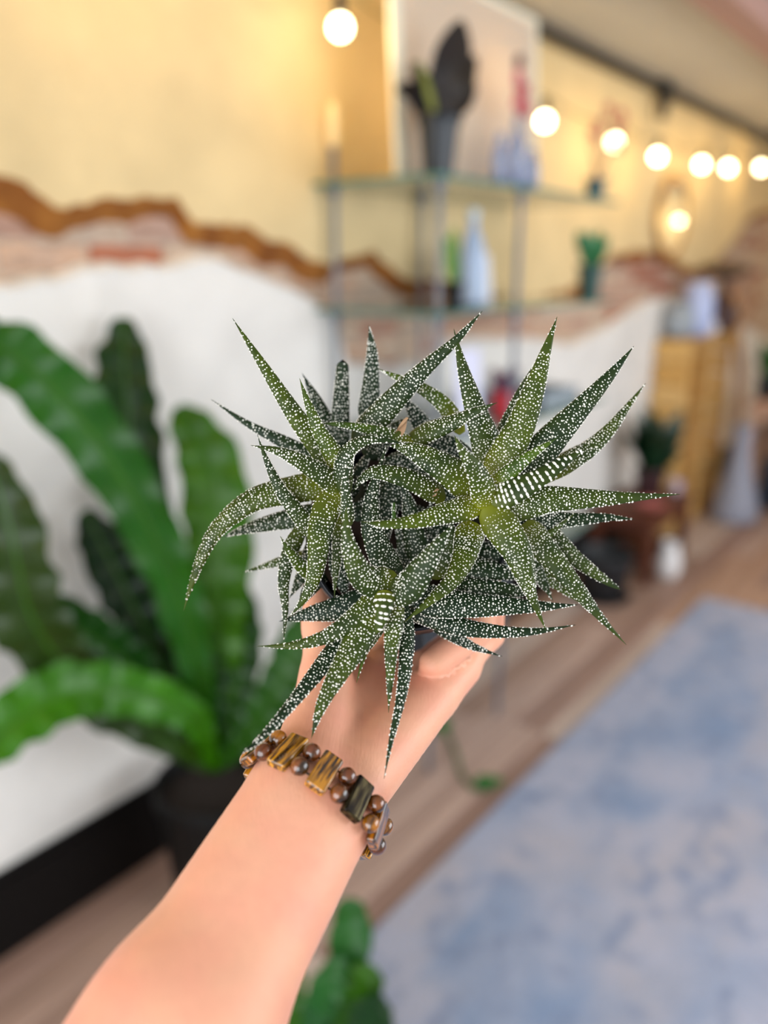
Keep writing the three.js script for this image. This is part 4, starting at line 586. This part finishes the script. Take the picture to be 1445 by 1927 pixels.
{ // low reddish brown table with a dark bushy plant, and the things near it
  const wood = mat(0x6e3a20, 0.5, { map: texture(128, 64, (u, v) => mix3([0.6, 0.5, 0.45], [1, 0.95, 0.9], fbm(u * 4, v * 18, 3, 4))) });
  const t = thing('low_table', 'low reddish brown wooden table against the wall', 'table', [4.2, 0, 0.24]);
  part(t, 'table_top', box(0.62, 0.04, 0.36, 0, 0.36, 0, 0.008), wood); part(t, 'apron', box(0.54, 0.07, 0.28, 0, 0.306, 0, 0.004), wood);
  for (const x of [-0.27, 0.27]) for (const z of [-0.14, 0.14]) part(t, 'leg', box(0.05, 0.34, 0.05, x, 0.17, z, 0.006), wood);
  part(t, 'lower_shelf', box(0.5, 0.02, 0.26, 0, 0.1, 0, 0.004), wood);
  const d = thing('dark_bushy_plant', 'dark green bushy plant in a maroon pot on the low table', 'plant', [4.33, 0.38, 0.22]);
  pot(d, 0.065, 0.085, 0.15, mat(0x35181c, 0.5)); const s = []; for (let i = 0; i < 34; i++) { const a = i * 2.4, r = rr(0.08, 0.2); s.push([[0, 0.13, 0], [Math.cos(a) * r, rr(0.2, 0.5), Math.sin(a) * r * 0.85], rr(0.07, 0.1)]); } leafy(d, s, leafMat(0x12331f, { transmission: 0.05 }));
  const b = thing('pink_saucer', 'dusty pink shallow saucer on the low table front', 'saucer', [4.08, 0.38, 0.33]); part(b, 'dish', lathe([[0, 0], [0.05, 0], [0.075, 0.02], [0.08, 0.03], [0.072, 0.03], [0.05, 0.01], [0, 0.01]], 32), mat(0xb46a64, 0.5)); part(b, 'foot_ring', new THREE.TorusGeometry(0.045, 0.004, 8, 24).rotateX(Math.PI / 2).translate(0, 0.004, 0), mat(0x9a5650, 0.5));
  const c = thing('lilac_cup', 'small pale lilac cup standing at the right end of the low table', 'cup', [4.46, 0.38, 0.33]); part(c, 'body', lathe([[0, 0], [0.025, 0], [0.034, 0.07], [0.031, 0.07], [0.023, 0.006], [0, 0.006]], 28), mat(0xd6c6d6, 0.4)); part(c, 'handle', new THREE.TorusGeometry(0.02, 0.004, 8, 20).translate(0.04, 0.038, 0), mat(0xd6c6d6, 0.4));
  const w = thing('white_jug', 'white ceramic jug on the floor before the low table', 'jug', [4.12, 0, 0.44]); part(w, 'body', lathe([[0, 0], [0.04, 0], [0.06, 0.05], [0.062, 0.1], [0.045, 0.16], [0.04, 0.19], [0.046, 0.2], [0.04, 0.2], [0.035, 0.18], [0, 0.17]], 32), mat(0xeceaea, 0.35)); part(w, 'handle', tube([V(0.05, 0.06, 0), V(0.085, 0.08, 0), V(0.085, 0.15, 0), V(0.04, 0.175, 0)], 0.006, 20, 8), mat(0xeceaea, 0.35));
  const k = thing('black_floor_pot', 'black round pot on the floor left of the low table', 'pot', [3.66, 0, 0.26]); part(k, 'body', potShape(0.11, 0.14, 0.24, 0.008), mat(0x15181c, 0.4)); part(k, 'saucer', lathe([[0, 0.001], [0.13, 0.001], [0.145, 0.02], [0.14, 0.02], [0.125, 0.006], [0, 0.006]], 32), mat(0x15181c, 0.4));
}
{
  const v = thing('grey_floor_vase', 'tall blue-grey bottle-shaped vase on the floor by the crates', 'vase', [5.42, 0, 0.42]); part(v, 'body', lathe([[0, 0], [0.13, 0], [0.155, 0.03], [0.14, 0.14], [0.09, 0.3], [0.06, 0.45], [0.055, 0.58], [0.062, 0.62], [0.052, 0.62], [0.046, 0.58], [0, 0.5]], 40), mat(0x9296a6, 0.55)); part(v, 'lip', new THREE.TorusGeometry(0.058, 0.006, 8, 28).rotateX(Math.PI / 2).translate(0, 0.62, 0), mat(0x8a8ea0, 0.5));
  const tm = mat(0xc49a80, 0.6);
  const t = thing('tan_side_table', 'pinkish tan wooden table at the right edge of the photo', 'table', [6.0, 0, 0.62]); part(t, 'table_top', box(0.7, 0.045, 0.5, 0, 0.735, 0, 0.008), tm); part(t, 'apron', box(0.6, 0.07, 0.4, 0, 0.678, 0, 0.004), tm); for (const x of [-0.3, 0.3]) for (const z of [-0.2, 0.2]) part(t, 'leg', box(0.055, 0.7, 0.055, x, 0.35, z, 0.006), tm);
  const p = thing('potted_green_plant', 'green plant in a blue-black pot on the tan table', 'plant', [5.76, 0.7575, 0.445]); pot(p, 0.05, 0.062, 0.15, mat(0x0f1c26, 0.35)); const s = []; for (let i = 0; i < 18; i++) { const a = i * 2.4, r = rr(0.05, 0.12); s.push([[0, 0.13, 0], [Math.cos(a) * r, rr(0.2, 0.4), Math.sin(a) * r], rr(0.05, 0.07)]); } leafy(p, s, leafMat(0x2f6a34));
  const q = thing('light_blue_pot', 'light blue glazed pot beside the blue-black pot on the tan table', 'pot', [5.71, 0.7575, 0.575]); part(q, 'body', potShape(0.05, 0.06, 0.12, 0.006), mat(0x7fa2b8, 0.35)); part(q, 'soil', lathe([[0, 0.108], [0.055, 0.106]], 24), soilMat);
  const b = thing('navy_crate', 'dark navy box standing under the tan table', 'box', [5.95, 0, 0.62]); part(b, 'body', box(0.3, 0.3, 0.3, 0, 0.15, 0, 0.01), mat(0x1c2a3a, 0.5)); part(b, 'lid', box(0.32, 0.03, 0.32, 0, 0.315, 0, 0.008), mat(0x22344a, 0.5));
}
{ // a second string across the end wall, which the oval mirror shows
  const s = thing('end_wall_string_lights', 'second string of warm bulbs, seen glowing in the oval mirror', 'lights', [X1 - 0.12, 0, 0]);
  const spots = [[0.5, 2.1], [0.85, 2.05], [1.2, 2.03], [1.55, 2.04], [1.9, 2.08], [2.25, 2.12]];
  part(s, 'cable', tube(spots.map(([z, y]) => V(0, y + 0.085, z)), 0.004, 60, 6), mat(0x8a7a50, 0.7));
  const glow = new THREE.MeshStandardMaterial({ color: 0xfff2d0, emissive: new THREE.Color(1, 0.84, 0.5), emissiveIntensity: 16 });
  for (const [z, y] of spots) {
    const k = part(s, 'socket', new THREE.CylinderGeometry(0.013, 0.016, 0.045, 14), mat(0x2a2620, 0.6)); k.position.set(0, y + 0.052, z);
    const b = part(k, 'glowing_bulb', new THREE.SphereGeometry(0.027, 20, 14), glow); b.position.y = -0.052;
    const l = new THREE.PointLight(new THREE.Color(1, 0.66, 0.24), 0.2); l.position.set(X1 - 0.12, y, z); l.castShadow = true; l.shadow.radius = 1.3; scene.add(l);
  }
}
renderer.render(scene, camera);
